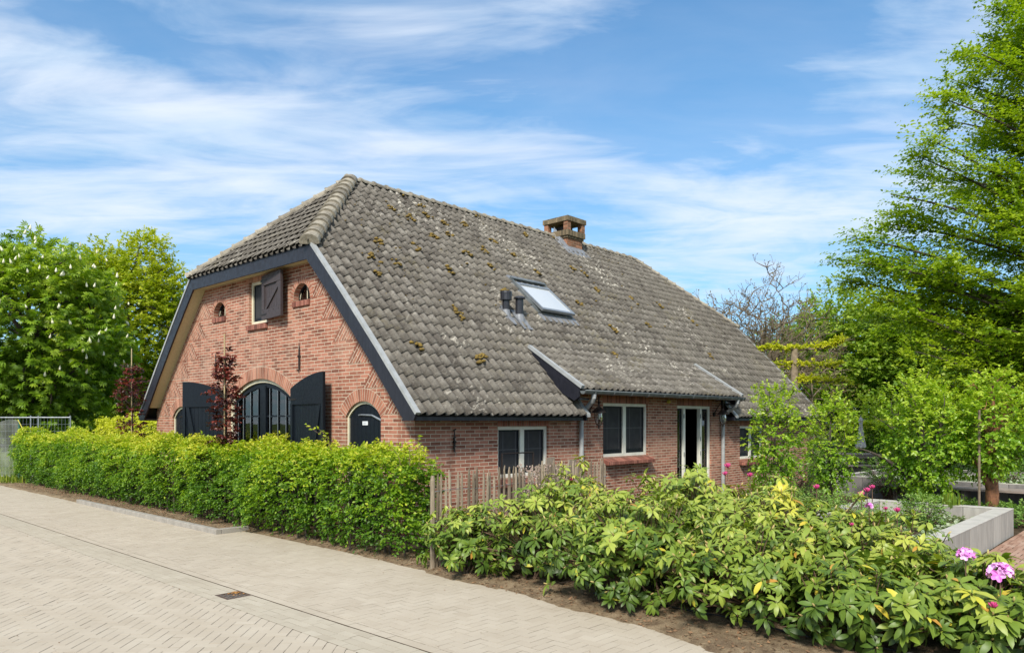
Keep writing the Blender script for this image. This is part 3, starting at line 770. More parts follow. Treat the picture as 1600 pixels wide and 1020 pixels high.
# sills of the raised part hang deeper
# --- garden doors (outer frame, two narrow side lights, open dark doorway between)
u0,u1,z0,z1=SW['dr']; b=MB(); y0,y1=.05,.13; f=.07
xs=[u0+.0,on_v(.05,1067,650).x,on_v(.05,1071,650).x,on_v(.05,1095,650).x,on_v(.05,1099.5,650).x,u1]
b.box((u0,y0,z1-f),(u1,y1,z1)); b.box((u0,y0,0),(u0+f,y1,z1-f)); b.box((u1-f,y0,0),(u1,y1,z1-f)); b.box((u0+f,y0,0),(u1-f,y1,.06))
for x in (u0+.36,u1-.50): b.box((x,y0-.01,.06),(x+.085,y1,z1-f))
dw=b.build('garden_door',M['white'],house,bevel=.004)
for a,c,nm in ((u0+f,u0+.36,'side_light'),(u1-.415,u1-f,'side_light')):
    b=MB(); b.box((a,.09,.06),(c,.12,.5)); b.box((a,.09,z1-f-.05),(c,.12,z1-f)); b.box((a,.09,.5),(a+.05,.12,z1-f-.05)); b.box((c-.05,.09,.5),(c,.12,z1-f-.05)); b.box((a+.05,.09,1.15),(c-.05,.12,1.19))
    s=b.build(nm,M['black'],dw); b=MB(); b.box((a+.05,.1,.5),(c-.05,.106,z1-f-.05)); b.build('pane',M['glass'],dw)
# inner door leaf swung inward, with a wreath-less dark panel and handle
b=MB(); b.box((u0+.45,.75,.05),(u1-.5,.80,z1-.1)); lf=b.build('door_leaf',M['black'],dw)
b=MB(); b.box((u0+.55,.735,.25),(u1-.6,.748,.9)); b.box((u0+.55,.735,1.05),(u1-.6,.748,z1-.25)); b.build('door_panel',M['iron'],dw)
b=MB()
for x,z in ((u0+.375,z1-.25),(u0+.375,1.1),(u1-.49,z1-.25),(u1-.49,1.1),(u1-.49,1.45)): b.tube([(x,.03,z-.05),(x,.03,z+.05)],.012,6)
b.pieces('hinge',M['galv'],dw)
# --- upper gable window
v0,v1,z0,z1=UPW; b=MB(); x0,x1=.06,.13; f=.06
b.box((x0,v0,z0),(x1,v1,z0+f)); b.box((x0,v0,z1-f),(x1,v1,z1)); b.box((x0,v0,z0+f),(x1,v0+f,z1-f)); b.box((x0,v1-f,z0+f),(x1,v1,z1-f))
w=b.build('window',M['cream'],house,bevel=.004)
b=MB(); g=.035; b.box((.09,v0+f,z0+f),(.12,v1-f,z0+f+.07)); b.box((.09,v0+f,z1-f-g),(.12,v1-f,z1-f)); b.box((.09,v0+f,z0+f+.07),(.12,v0+f+g,z1-f-g)); b.box((.09,v1-f-g,z0+f+.07),(.12,v1-f,z1-f-g)); b.build('sash',M['black'],w)
b=MB(); b.box((.1,v0+f+g,z0+f+.07),(.104,v1-f-g,z1-f-g)); b.build('insect_screen',M['screen'],w)
b=MB(); b.prism([(.05,v0-.03,z0-.004),(-.05,v0-.03,z0-.025),(-.05,v0-.03,z0-.12),(.05,v0-.03,z0-.12)],(0,v1-v0+.06,0)); b.build('sill',M['sill'],w,uvfn='std')
# soldier course above
b=MB(); b.face([(-.004,v0-.05,z1),(-.004,v0-.05,ZS-.22),(-.004,v1+.1,ZS-.22),(-.004,v1+.1,z1)][::-1],[(v1+.1,0),(v1+.1,.21),(v0-.05,.21),(v0-.05,0)]); b.build('lintel',M['soldier'],house)
# --- small arched windows
for k in ('ar','al'):
    a=OPEN[k]; b=MB(); outer,_=arch_pts(*a); inn=(a[0]+.035,a[1]-.035,a[2]+.04,a[3],a[4]-.035); inner,_=arch_pts(*inn)
    n=len(outer)
    for i in range(n):
        j=(i+1)%n; b.hexa([(.11,*outer[i]),(.15,*outer[i]),(.15,*outer[j]),(.11,*outer[j]),(.11,*inner[i]),(.15,*inner[i]),(.15,*inner[j]),(.11,*inner[j])])
    w=b.build('arched_window',M['black'],house)
    b=MB(); b.prism([(.13,*p) for p in inner],(.006,0,0)); b.build('pane',M['glass'],w)
    b=MB(); m=(a[0]+a[1])/2; hw=.26
    for s in (-1,1): b.tube([(.122,m+s*hw,a[2]+.05),(.122,m+s*hw*.8,a[2]+.2),(.122,m+s*hw*.35,a[2]+.31),(.122,m-s*.02,a[2]+.36)],.009,5)
    b.tube([(.122,m,a[2]+.04),(.122,m,a[4]-.03)],.009,5); b.build('glazing_bars',M['cream'],w)
    b=MB(); b.prism([(.06,a[0]-.0,a[2]+.0),(-.035,a[0]-.0,a[2]-.015),(-.035,a[0],a[2]-.11),(.06,a[0],a[2]-.11)],(0,a[1]-a[0],0)); b.build('sill',M['sill'],w,uvfn='std')
    b=MB(); b.box((.20,a[0]+.02,a[2]+.01),(.205,a[0]+.30,a[4]+.0)); b.build('curtain',M['curtain'],w)
# --- big arched glazed doors
a=OPEN['big']; outer,_=arch_pts(*a,n=24); inn=(a[0]+.06,a[1]-.06,a[2]+.05,a[3]-.01,a[4]-.07); inner,_=arch_pts(*inn,n=24)
b=MB(); n=len(outer)
for i in range(1,n): 
    j=(i+1)%n
    if i==1 or i>=1: b.hexa([(.05,*outer[i]),(.12,*outer[i]),(.12,*outer[j]),(.05,*outer[j]),(.05,*inner[i]),(.12,*inner[i]),(.12,*inner[j]),(.05,*inner[j])])
bw=b.build('arched_glazed_door',M['cream'],house)
in2=(inn[0]+.09,inn[1]-.09,inn[2]+.5,inn[3]-.03,inn[4]-.10); inner2,_=arch_pts(*in2,n=24); b=MB()
for i in range(n):
    j=(i+1)%n; b.hexa([(.09,*inner[i]),(.14,*inner[i]),(.14,*inner[j]),(.09,*inner[j]),(.09,*inner2[i]),(.14,*inner2[i]),(.14,*inner2[j]),(.09,*inner2[j])])
m=(a[0]+a[1])/2; b.box((.075,m-.11,.1),(.145,m+.11,a[4]-.13)); b.build('door_frame',M['black'],bw)
b=MB(); b.prism([(.12,*p) for p in inner2],(.006,0,0)); b.build('pane',M['glass'],bw)
def arch_z(v,spec):
    _,(c,Rr,th)=arch_pts(*spec); return c[1]+math.sqrt(max(0,Rr*Rr-(v-c[0])**2))
bp=MB(); bd=MB()
for s in (-1,1):
    e0=m+s*.11; e1=m+s*(in2[1]-m); 
    for f_ in (.12,.42,.72,.93):
        v=e0+(e1-e0)*f_; zt=arch_z(v,in2)-.01
        bd.box((.098,v-.013,.55),(.119,v+.013,zt)); bp.box((.094,v-.011,.55),(.0975,v+.003,zt))
    for z in (1.99,1.3): bd.box((.098,min(e0,e1),z-.016),(.1185,max(e0,e1),z+.016))
bd.build('glazing_bars',M['black'],bw); bp.build('bar_reflection_strip',M['galv'],bw)  # pale strips stand in for reflections along the bars
b=MB(); vs_=np.linspace(5.05,6.1,60)
b.grid([[(.42+.03*math.sin(q*42)+.01*math.sin(q*17),q,z) for q in vs_] for z in (.2,1.5,2.6)]); b.build('curtain',M['curtain'],bw,smooth=True)
# --- small arched black doors
for k in ('door_r','door_l'):
    a=OPEN[k]; outer,_=arch_pts(*a,n=18); inn=(a[0]+.035,a[1]-.035,a[2]+.02,a[3]-.005,a[4]-.045); inner,_=arch_pts(*inn,n=18); n=len(outer); b=MB()
    for i in range(n):
        if i==0: continue
        j=(i+1)%n; b.hexa([(.04,*outer[i]),(.1,*outer[i]),(.1,*outer[j]),(.04,*outer[j]),(.04,*inner[i]),(.1,*inner[i]),(.1,*inner[j]),(.04,*inner[j])])
    fr=b.build('door_frame',M['cream'],house)
    b=MB(); w_=(inn[1]-inn[0])/8
    for i in range(8):
        va=inn[0]+i*w_; vb=va+w_-.006; zt=[(vb,arch_z(vb,inn)-.004),((va+vb)/2,arch_z((va+vb)/2,inn)-.004),(va,arch_z(va,inn)-.004)]
        b.prism([(.065,va,.08),(.065,vb,.08)]+[(.065,*q) for q in zt],(.03,0,0))
    b.prism([(.08,*p) for p in inner],(.012,0,0))
    d=b.build('arched_door',M['black'],fr)
    b=MB(); b.tube([(.045,a[0]+.03,H+.0),(.045,a[0]+.3,H+.09),(.045,a[0]+.6,H+.10),(.045,a[0]+.68,H+.095)],[.02,.017,.014,.012],6); b.build('hinge_strap',M['galv'] if k=='door_r' else M['iron'],fr)
    if k=='door_r':
        b=MB(); b.box((.055,a[0]+.44,H-.075),(.064,a[0]+.585,H-.01)); b.build('name_plate',M['plate'],fr)
        b=MB(); b.box((.053,a[0]+.465,H-.036),(.0545,a[0]+.565,H-.029)); b.box((.053,a[0]+.475,H-.054),(.0545,a[0]+.56,H-.048)); b.build('plate_lettering',M['greytext'],fr)
# --- shutters
def shutter(hinge_v, width, zb, zt_in, zt_out, ang, sgn, mat, name, arched=True):
    """local: s along the leaf from hinge outwards, n out of the wall; sgn -1 = towards the corner (y falling)"""
    ca,sa=math.cos(ang),math.sin(ang)
    def T(s,n,z): return Vector((-.045-s*sa-n*ca, hinge_v+sgn*(s*ca-n*sa), z))
    def top(s):
        if not arched: return zt_out
        k=s/width; return zt_in+(zt_out-zt_in)*math.sin(k*math.pi/2)**.9
    b=MB(); n=11; w_=width/n
    for i in range(n):
        s0=i*w_; s1=s0+w_-.008
        q=[T(s0,0,zb),T(s1,0,zb),T(s1,0,top(s1)),T(s0,0,top(s0))]
        b.prism(q,T(0,.022,0)-T(0,0,0))
    q=[T(.0,-.012,zb)]; b.prism([T(0.01,-.006,zb+.01),T(width-.01,-.006,zb+.01),T(width-.01,-.006,min(top(width),top(0))-.03),T(.01,-.006,min(top(0),top(width))-.03)],T(0,.01,0)-T(0,0,0))
    o=b.build(name,mat,house)
    b=MB(); d1=T(0,.03,0)-T(0,0,0)
    def plate(p,thick=.03,base=.0225): b.prism([T(s,base,z) for s,z in p],T(0,thick,0)-T(0,0,0))
    if arched:
        ss=np.linspace(0,width,12); hb=.42
        plate([(0,zt_in-hb+.12),(width,zt_in-hb+.12)]+[(s,top(s)) for s in ss[::-1]],.03)
        st=.085; zl=zt_in-hb+.118
        plate([(0,zb),(st,zb),(st,zl),(0,zl)]); plate([(width-st,zb),(width,zb),(width,zl),(width-st,zl)])
        plate([(st+.004,zb+.5),(width-st-.004,zb+.5),(width-st-.004,zb+.72),(st+.004,zb+.72)],.028)
        plate([(width*.56,zb+.725),(width*.56+.12,zb+.725),(width-st-.02,zl-.004),(width-st-.13,zl-.004)],.026)
    else:
        plate([(0,zb),(width,zb),(width,zb+.19),(0,zb+.19)]); plate([(0,zt_out-.2),(width,zt_out-.2),(width,zt_out),(0,zt_out)])
        st=.12; plate([(0,zb+.194),(st,zb+.194),(st,zt_out-.204),(0,zt_out-.204)],.027); plate([(width-st,zb+.194),(width,zb+.194),(width,zt_out-.204),(width-st,zt_out-.204)],.027)
        plate([(st+.003,zb+.196),(st+.10,zb+.196),(width-st-.004,zt_out-.3),(width-st-.004,zt_out-.206),(width-st-.06,zt_out-.206)],.024)
    b.build('brace_boards',mat,o)
    b=MB()
    for z in ((zb+.1,zt_out-.1) if not arched else (zt_in-.2,zb+.6)):
        b.prism([T(-.04,.053,z-.02),(T(.25,.053,z-.012)),(T(.25,.053,z+.012)),T(-.04,.053,z+.02)],T(0,.006,0)-T(0,0,0))
        for s in (.15,.4,.65,.9): 
            p=T(width*s,.055,z+(.05 if not arched else 0)); b.tube([p,p+d1*.15],.009,6)
    b.build('hinge_strap',M['iron'],o)
    return o
shutter(4.60,.92,H+1.99,0,H+2.86,R_(7),-1,M['shutterbrown'],'shutter',False)
shutter(3.52,1.36,.18,H+.60,H+.86,R_(7),-1,M['black'],'shutter')
shutter(6.22,1.36,.18,H+.60,H+.86,R_(13),1,M['black'],'shutter')
# --- wall anchors
def anchor(p,h,facing,hook=True):
    b=MB(); x,y,z=p
    n=Vector((-1,0,0)) if facing=='g' else Vector((0,-1,0)); t=Vector((0,1,0)) if facing=='g' else Vector((1,0,0))
    c=Vector(p)+n*.03
    pts=[c+Vector((0,0,h/2)),c+Vector((0,0,0)),c-Vector((0,0,h/2-.03))]
    b.tube(pts,[.006,.018,.016],6)
    if hook: b.tube([pts[-1],pts[-1]+t*.02-Vector((0,0,.035)),pts[-1]+t*.06-Vector((0,0,.03)),pts[-1]+t*.075+Vector((0,0,.01))],[.014,.012,.01,.006],6)
    else:
        for z_ in (.18,.05,-.1): b.tube([c+Vector((0,0,z_))-t*.03,c+Vector((0,0,z_+.03))+t*.03],.012,5)
    b.tube([c-n*.05,c+n*.03],.02,6)
    b.build('wall_anchor',M['iron'],house)
anchor((0,3.33,H+1.2),.52,'g'); anchor((0,6.72,H+1.2),.52,'g'); anchor((.82,0,H-.35),.40,'s',False)
# small yellow fitting under the gutter
b=MB(); p=on_v(-.03,1044,627.5); b.lathe((p.x,-.04,p.z-.04),[(.01,0),(.035,.01),(.05,.04),(.035,.08),(.01,.09)],10); b.build('yellow_fitting',M['yellow'],house,smooth=True)
# --- lanterns
def lantern(u, v, ztop, side):
    t=empty('wall_lantern',(u,0,ztop-.25),
        'dark wall lantern with a clear glass body between the left downpipe and the wide window' if side else 'dark wall lantern with a domed hood beside the downpipe right of the garden doors','lantern','lanterns on the farmhouse wall')
    b=MB(); b.lathe((u,v,ztop),[(.01,.02),(.02,-.0),(.025,-.05),(.06,-.075),(.11,-.12),(.145,-.165),(.15,-.175),(.0,-.17)],16); b.build('hood',M['iron'],t,smooth=True)
    b=MB(); b.tube([(u-.0,0-.01,ztop-.16),(u,-.1,ztop-.02),(u,-.18,ztop+.09),(u,v,ztop+.11),(u,v,ztop)],[.014,.012,.011,.011,.014],8); b.lathe((u,v,ztop+.0),[(.018,0),(.03,.03),(.012,.05),(.016,.14),(.002,.17)],8)
    bb=MB(); 
    b.tube([(u,-.005,ztop-.17),(u,-.03,ztop-.17)],.055,12); b.build('bracket',M['iron'],t)
    b=MB(); b.lathe((u,v,ztop),[(.07,-.18),(.078,-.26),(.07,-.34),(.045,-.40),(.02,-.42)],14); b.build('glass',M['glass'],t,smooth=True)
    b=MB()
    for k in range(4):
        a=k*math.pi/2+.5; b.tube([(u+.085*math.cos(a),v+.085*math.sin(a),ztop-.17),(u+.086*math.cos(a),v+.086*math.sin(a),ztop-.3),(u+.05*math.cos(a),v+.05*math.sin(a),ztop-.41)],.006,5)
    b.lathe((u,v,ztop),[(.05,-.40),(.055,-.415),(.02,-.43),(.018,-.47),(.003,-.50)],10); b.build('cage',M['iron'],t)
    b=MB(); b.tube([(u,v,ztop-.2),(u,v,ztop-.3)],.022,8); b.build('bulb',M['cream'],t)
lantern(4.50,-.26,H+.33,True); lantern(9.72,-.26,H+.33,False)
# ================================================================ GROUND
b=MB(); b.face([(-400,-400,-.06),(400,-400,-.06),(400,400,-.06),(-400,400,-.06)]); tag(b.build('ground',M['meadow']),kind='structure')
b=MB(); b.face([(-60,-60,-.002),(-1.25,-60,-.002),(-1.25,3.05,-.004),(-1.25,70,-.002),(-60,70,-.002)]); tag(b.build('road_bed',M['joint']),kind='structure')
def herring(rect, ang, L=.2, W=.1, gap=.0042, clipx=None):
    """herringbone pavers as real blocks inside a rectangle; returns list of (corner quads)"""
    u0,u1,v0,v1=rect; c,s=math.cos(ang),math.sin(ang); cx_,cy_=(u0+u1)/2,(v0+v1)/2
    rad=math.hypot(u1-u0,v1-v0)/2+.4; out=[]
    n=int(rad/W)+4
    # unit cell: in grid units of W; horizontals at (x,y) with x-y ≡ 0 mod 4 , verticals at x-y ≡ 2.. mod 4
    for j in range(-n,n):
        for i in range(-n,n):
            k=(i-j)%4
            if k==0: r=(i,j,i+2,j+1)
            elif k==3: r=(i,j,i+1,j+2)
            else: continue
            x0,y0,x1,y1=[q*W for q in r]; mx,my=(x0+x1)/2,(y0+y1)/2
            wx,wy=cx_+c*mx-s*my, cy_+s*mx+c*my
            if not(u0-.12<wx<u1+.12 and v0-.12<wy<v1+.12): continue
            g=gap/2; q=[]
            for a,b_ in ((x0+g,y0+g),(x1-g,y0+g),(x1-g,y1-g),(x0+g,y1-g)): q.append((cx_+c*a-s*b_,cy_+s*a+c*b_))
            out.append(q)
    return out
def clip_poly(p, rect):
    u0,u1,v0,v1=rect
    for ax,lim,sg in ((0,u0,1),(0,u1,-1),(1,v0,1),(1,v1,-1)):
        q=[]
        for i in range(len(p)):
            a,b_=p[i],p[(i+1)%len(p)]; ia=sg*(a[ax]-lim)>=0; ib=sg*(b_[ax]-lim)>=0
            if ia: q.append(a)
            if ia!=ib:
                t=(lim-a[ax])/(b_[ax]-a[ax]); q.append((a[0]+t*(b_[0]-a[0]),a[1]+t*(b_[1]-a[1])))
        p=q
        if len(p)<3: return None
    return p
def ghash(x,y): return .5+.5*math.sin(x*1.7+1.3*math.sin(y*.9)+y*2.3)
def lay(quads, rect, name, mat, z=0, var=.10):
    b=MB()
    for q in quads:
        p=clip_poly(q,rect)
        if p is None: continue
        A=0
        for i in range(len(p)): A+=p[i][0]*p[(i+1)%len(p)][1]-p[(i+1)%len(p)][0]*p[i][1]
        if abs(A)<.0012: continue
        t=float(np.clip(rng.normal(.5,var),0,1)); dz=rng.normal(0,.0007); tx,ty=rng.normal(0,.004,2)
        cx_=sum(a[0] for a in p)/len(p); cy_=sum(a[1] for a in p)/len(p)
        e=.0005
        top=[]; 
        for a in p:
            dx,dy=a[0]-cx_,a[1]-cy_; l=math.hypot(dx,dy)+1e-6
            top.append((a[0]-dx/l*e,a[1]-dy/l*e,z+dz+dx*tx+dy*ty))
        low=[(a[0],a[1],z-.0018) for a in p]
        b.face(top,t=t)
        m=len(p)
        for i in range(m): b.face([low[i],low[(i+1)%m],top[(i+1)%m],top[i]],t=t)
    return tag(b.build(name,mat),kind='structure')
lay(herring((-3.385,-1.71,-9.5,24),0),(-3.385,-1.71,-9.5,24),'pavement',M['paver'])
lay(herring((-1.71,-1.27,-9.5,3.02),0),(-1.71,-1.27,-9.5,3.02),'pavement',M['paver'])
lay(herring((-8.6,-3.91,-9.5,24),R_(45)),(-8.6,-3.91,-9.5,24),'road',M['paver'])
def rows(rect, along, L, W, gap=.004):
    u0,u1,v0,v1=rect; out=[]
    if along=='v':
        n=round((u1-u0)/W); w=(u1-u0)/n
        for i in range(n):
            y=v0-rng.uniform(0,L)
            while y<v1:
                out.append([(u0+i*w+gap/2,y+gap/2),(u0+(i+1)*w-gap/2,y+gap/2),(u0+(i+1)*w-gap/2,y+L-gap/2),(u0+i*w+gap/2,y+L-gap/2)]); y+=L
    else:
        n=round((v1-v0)/W); w=(v1-v0)/n
        for i in range(n):
            x=u0-rng.uniform(0,L)
            while x<u1:
                d=rng.normal(0,.003,4)
                out.append([(x+gap/2,v0+i*w+gap/2+d[0]),(x+L-gap/2,v0+i*w+gap/2+d[1]),(x+L-gap/2,v0+(i+1)*w-gap/2+d[2]),(x+gap/2,v0+(i+1)*w-gap/2+d[3])]); x+=L
    return out
DR=(-3.785,-3.515,-1.48,-1.18)
g_=(-3.905,-3.788,DR[2],DR[3]); lay(rows(g_,'v',.2,.1),g_,'gutter_strip',M['paver_cool'],-.0005,.10)
g_=(-3.905,-3.512,-9.5,DR[2]); lay(rows(g_,'v',.2,.098),g_,'gutter_strip',M['paver_cool'],-.0005,.10)
g_=(-3.905,-3.512,DR[3],24); lay(rows(g_,'v',.2,.098),g_,'gutter_strip',M['paver_cool'],-.0005,.10)
g_=(-3.497,-3.39,-9.5,24); lay(rows(g_,'v',.2,.1),g_,'gutter_strip',M['paver'])
b=MB(); b.box((-3.512,-9.5,-.03),(-3.497,24,-.0025)); tag(b.build('joint',M['soil']),kind='structure')
# storm drain
d=empty('drain_grate',((DR[0]+DR[1])/2,(DR[2]+DR[3])/2,0),'square rusty iron street drain with leaves caught in its corner, set in the paving','drain')
b=MB(); u0,u1,v0,v1=DR; f=.03
b.box((u0,v0,-.05),(u0+f,v1,.001)); b.box((u1-f,v0,-.05),(u1,v1,.001)); b.box((u0+f,v0,-.05),(u1-f,v0+f,.001)); b.box((u0+f,v1-f,-.05),(u1-f,v1,.001)); b.build('frame',simple('rusty_iron',(.12,.075,.05),(.05,.035,.03),20,.8,bump=.4),d)
for i in range(7):
    b=MB(); u=u0+f+.008+i*.0293; b.box((u,v0+f,-.04),(u+.016,v1-f,-.001)); b.build('bar',simple('worn_iron',(.20,.17,.14),(.08,.06,.05),30,.6) if i==0 else bpy.data.materials['worn_iron'],d)
b=MB(); b.face([(u0+f,v0+f,-.0025),(u1-f,v0+f,-.0025),(u1-f,v1-f,-.0025),(u0+f,v1-f,-.0025)]); b.build('pit',M['deck'],d)
b=MB()
for i in range(60):
    x=u1-f-abs(rng.normal(0,.07)); y=v1-f-abs(rng.normal(0,.07)); a=rng.uniform(0,6.28); r=rng.uniform(.01,.022)
    b.face([(x+r*math.cos(a+k*2.1),y+r*.8*math.sin(a+k*2.1),rng.uniform(.001,.014)) for k in range(3)],t=float(rng.random()))
tag(b.build('leaves',simple('orange_dead_leaf',(.50,.25,.06),(.30,.13,.04),60,.8),d),kind='stuff')
# kerb in front of the hedge, each stone its own block
kb=empty('kerb',(-1.7,6,0),'low grey concrete kerb of long blocks bordering the hedge','kerb')
y=3.0
for i in range(7):
    b=MB(); b.box((-1.79,y,-.1),(-1.69,y+.985,.085)); b.build('kerbstone',M['kerb'],kb,bevel=.008); y+=1.0
b=MB(); b.box((-1.685,3.0,-.1),(-1.2,3.1,.085)); b.build('kerbstone',M['kerb'],kb,bevel=.008)
# soil and sand
def soilgrid(rect, n, m, hf, name, mat):
    u0,u1,v0,v1=rect; b=MB()
    b.grid([[(u0+(u1-u0)*i/n, v0+(v1-v0)*j/m, hf(u0+(u1-u0)*i/n, v0+(v1-v0)*j/m)) for i in range(n+1)] for j in range(m+1)])
    return tag(b.build(name,mat,smooth=True),kind='structure')
from mathutils import noise as mn
def fbm(x,y,s): return mn.fractal(Vector((x*s,y*s,3.3)),.9,2.0,4)
def edge_u(v):
    return float(np.interp(v,[-9,-6.3,-5.2,-3.2,-1.5,0,3.0,3.05,24],[-2.3,-1.9,-1.66,-1.5,-1.36,-1.3,-1.22,-1.68,-1.68]))
def sandh(u,v):
    d=u-edge_u(v)+.10*fbm(u,v,1.1)+.04*fbm(u,v,5)
    return max(-.03,min(.035,d*.16))+ (.012*fbm(u,v,4)+.006*fbm(u,v,14))*min(1,max(0,d*6))
soilgrid((-2.9,-.3,-10,3.02),60,330,sandh,'soil',M['sand'])
soilgrid((-1.76,-.3,3.02,24),16,190,lambda u,v:min(.03,.0+(u+1.74)*.4)+.015*fbm(u,v,2),'soil',M['sand'])
soilgrid((-.32,3,-7.0,-.0),40,80,lambda u,v:.03+.03*fbm(u,v,2),'soil',M['soil'])
soilgrid((2.9,24,-7.2,-.0),50,40,lambda u,v:.0+.02*fbm(u,v,1),'garden_soil',M['soil'])
soilgrid((-.32,-.0,-.0,24),4,60,lambda u,v:.03+.02*fbm(u,v,1),'soil',M['soil'])
# clinker path on the right
lay(rows((-.6,14,-12.5,-6.80),'u',.2,.066),(-.6,14,-12.5,-6.80),'path',M['clinker'],.012,.22)
b=MB(); b.face([(-.65,-13,.004),(14.2,-13,.004),(14.2,-6.79,.004),(-.65,-6.79,.004)]); tag(b.build('path_bed',M['joint']),kind='structure')
# litter on the sand, debris on the road
def bits(n,f,name,mat,label_cat,rmin,rmax):
    b=MB()
    for i in range(n):
        x,y,z=f(); a=rng.uniform(0,6.28); r=rng.uniform(rmin,rmax); t=rng.normal(0,.4,3)*r
        b.face([(x+r*math.cos(a),y+r*math.sin(a),z+t[0]*.5+.004),(x-r*.5*math.sin(a),y+r*.5*math.cos(a),z+abs(t[1])+.006),(x-r*math.cos(a),y-r*math.sin(a),z+t[2]*.5+.004),(x+r*.5*math.sin(a),y-r*.5*math.cos(a),z+.003)],t=float(rng.random()))
    return tag(b.build(name,mat),label_cat[0],label_cat[1],kind='stuff')
def fs():
    v=rng.uniform(-9,16); u=edge_u(v)+abs(rng.normal(.35,.35)); 
    return u,v,(sandh(u,v) if v<3.02 else .05)+.004
bits(5200,fs,'leaf_litter',M['litter'],('dead brown beech leaves scattered on the soil under hedge and shrubs','leaf litter'),.008,.024)
def fd():
    v=rng.uniform(-8,20); return rng.uniform(-8,-1.7),v,.001
bits(420,fd,'debris',M['litter'],('tiny dark specks of leaf and grit lying on the paving','debris'),.003,.010)

# ================================================================ PLANT TOOLKIT
def leafT(w=.62,fold=.10,curl=-.12):
    V=[(0,0,0),(-w*.42,.28,fold),(-w*.44,.62,fold),(0,1,curl),(w*.44,.62,fold),(w*.42,.28,fold),(0,.5,0)]
    return np.array(V,float),[(0,6,2,1),(6,3,2),(0,5,4,6),(6,4,3)]
def rhT(w=.30):
    ys=[0,.22,.5,.78,1]; hw=[.02,.38,.5,.38,0]; zz=[0,.035,.0,-.10,-.24]; V=[];Fc=[]
    for y,h,z in zip(ys,hw,zz): V+= [(-h*w,y,z+.05*h),(0,y,z),(h*w,y,z+.05*h)]
    for i in range(4):
        a=3*i; 
        Fc+=[(a,a+1,a+4,a+3),(a+1,a+2,a+5,a+4)]
    return np.array(V,float),Fc
def palmT(n=7):
    V=[];Fc=[]
    for i in range(n):
        a=(i-(n-1)/2)*.62; L=1-.10*abs(i-(n-1)/2); d=np.array([math.sin(a),math.cos(a),0]); s=np.array([math.cos(a),-math.sin(a),0])
        k=len(V); V+=[(0,0,0),tuple(d*L*.62-s*.15*L+np.array([0,0,-.06])),tuple(d*L+np.array([0,0,-.32])),tuple(d*L*.62+s*.15*L+np.array([0,0,-.06]))]
        Fc.append((k,k+3,k+2,k+1))
    return np.array(V,float),Fc
diaT=(np.array([(0,0,0),(-.34,.5,.06),(0,1,-.08),(.34,.5,.06)],float),[(0,3,2,1)])
LEAF=leafT(); RH=rhT(.36); PALM=palmT()
def unit(a): return a/np.maximum(np.linalg.norm(a,axis=1,keepdims=True),1e-9)
def leaves(name,mat,parent,P,D,N,S,T,tmpl=LEAF,label=None,stuff=False):
    V,Fc=tmpl; n=len(P); P=np.asarray(P,float); D=unit(np.asarray(D,float)); N=np.asarray(N,float)
    X=unit(np.cross(D,N)); Z=np.cross(X,D); S=np.asarray(S,float).reshape(-1,1,1)
    W=P[:,None,:]+S*(V[None,:,0:1]*X[:,None,:]+V[None,:,1:2]*D[:,None,:]+V[None,:,2:3]*Z[:,None,:])
    off_=parent
    w=Vector((0,0,0)); q=parent
    while q is not None: w+=q.location; q=q.parent
    W-=np.array(w)
    k=len(V); me=bpy.data.meshes.new(name)
    loops=np.concatenate([np.array(f) for f in Fc]); cnt=np.array([len(f) for f in Fc])
    L=(loops[None,:]+(np.arange(n)*k)[:,None]).ravel(); C_=np.tile(cnt,n); St=np.concatenate([[0],np.cumsum(C_)[:-1]])
    me.vertices.add(n*k); me.vertices.foreach_set('co',W.ravel().astype(np.float32))
    me.loops.add(len(L)); me.loops.foreach_set('vertex_index',L.astype(np.int32))
    me.polygons.add(len(C_)); me.polygons.foreach_set('loop_start',St.astype(np.int32))
    me.update(calc_edges=True)
    a=me.attributes.new('tint','FLOAT','FACE'); a.data.foreach_set('value',np.repeat(np.asarray(T,float),len(Fc)).astype(np.float32))
    me.materials.append(mat); me.validate()
    o=bpy.data.objects.new(name,me); COL.objects.link(o)
    if parent is not None: o.parent=parent
    if stuff: o['kind']='stuff'
    return o
def rvec(n,s=1): return rng.normal(0,s,(n,3))
def sprays(P,D,nl,length,size,tint,spread=.35,droop=.25,up=.8):
    """twigs at P heading D, nl leaves set alternately along each; returns leaf arrays"""
    P=np.asarray(P,float); D=unit(np.asarray(D,float)); n=len(P)
    t=np.tile((np.arange(nl)+.5)/nl,n); i=np.repeat(np.arange(n),nl)
    side=np.where(np.tile(np.arange(nl),n)%2==0,1.,-1.)
    UP=np.array([0,0,1.]); X=unit(np.cross(D,UP)+rvec(n,.15)); Ln=length*rng.uniform(.6,1.3,n)
    pos=P[i]+D[i]*(t*Ln[i])[:,None]+np.array([0,0,-1])*(droop*(t**2)*Ln[i])[:,None]+rvec(n*nl,.08)*length*.4
    d=D[i]*.75+X[i]*side[:,None]*(1.1*(1-.5*t))[:,None]+rvec(n*nl,spread)+np.array([0,0,-.25])
    nn=np.tile(UP*up,(n*nl,1))+rvec(n*nl,.38)+D[i]*.35
    s=size*rng.uniform(.65,1.2,n*nl)*(1-.25*t); ti=np.repeat(np.asarray(tint,float),nl)+rng.normal(0,.09,n*nl)+.10*t
    return pos,d,nn,s,np.clip(ti,0,1)
def bez(a,b,c,n):
    return [tuple((1-t)**2*np.array(a)+2*t*(1-t)*np.array(b)+t*t*np.array(c)) for t in np.linspace(0,1,n)]
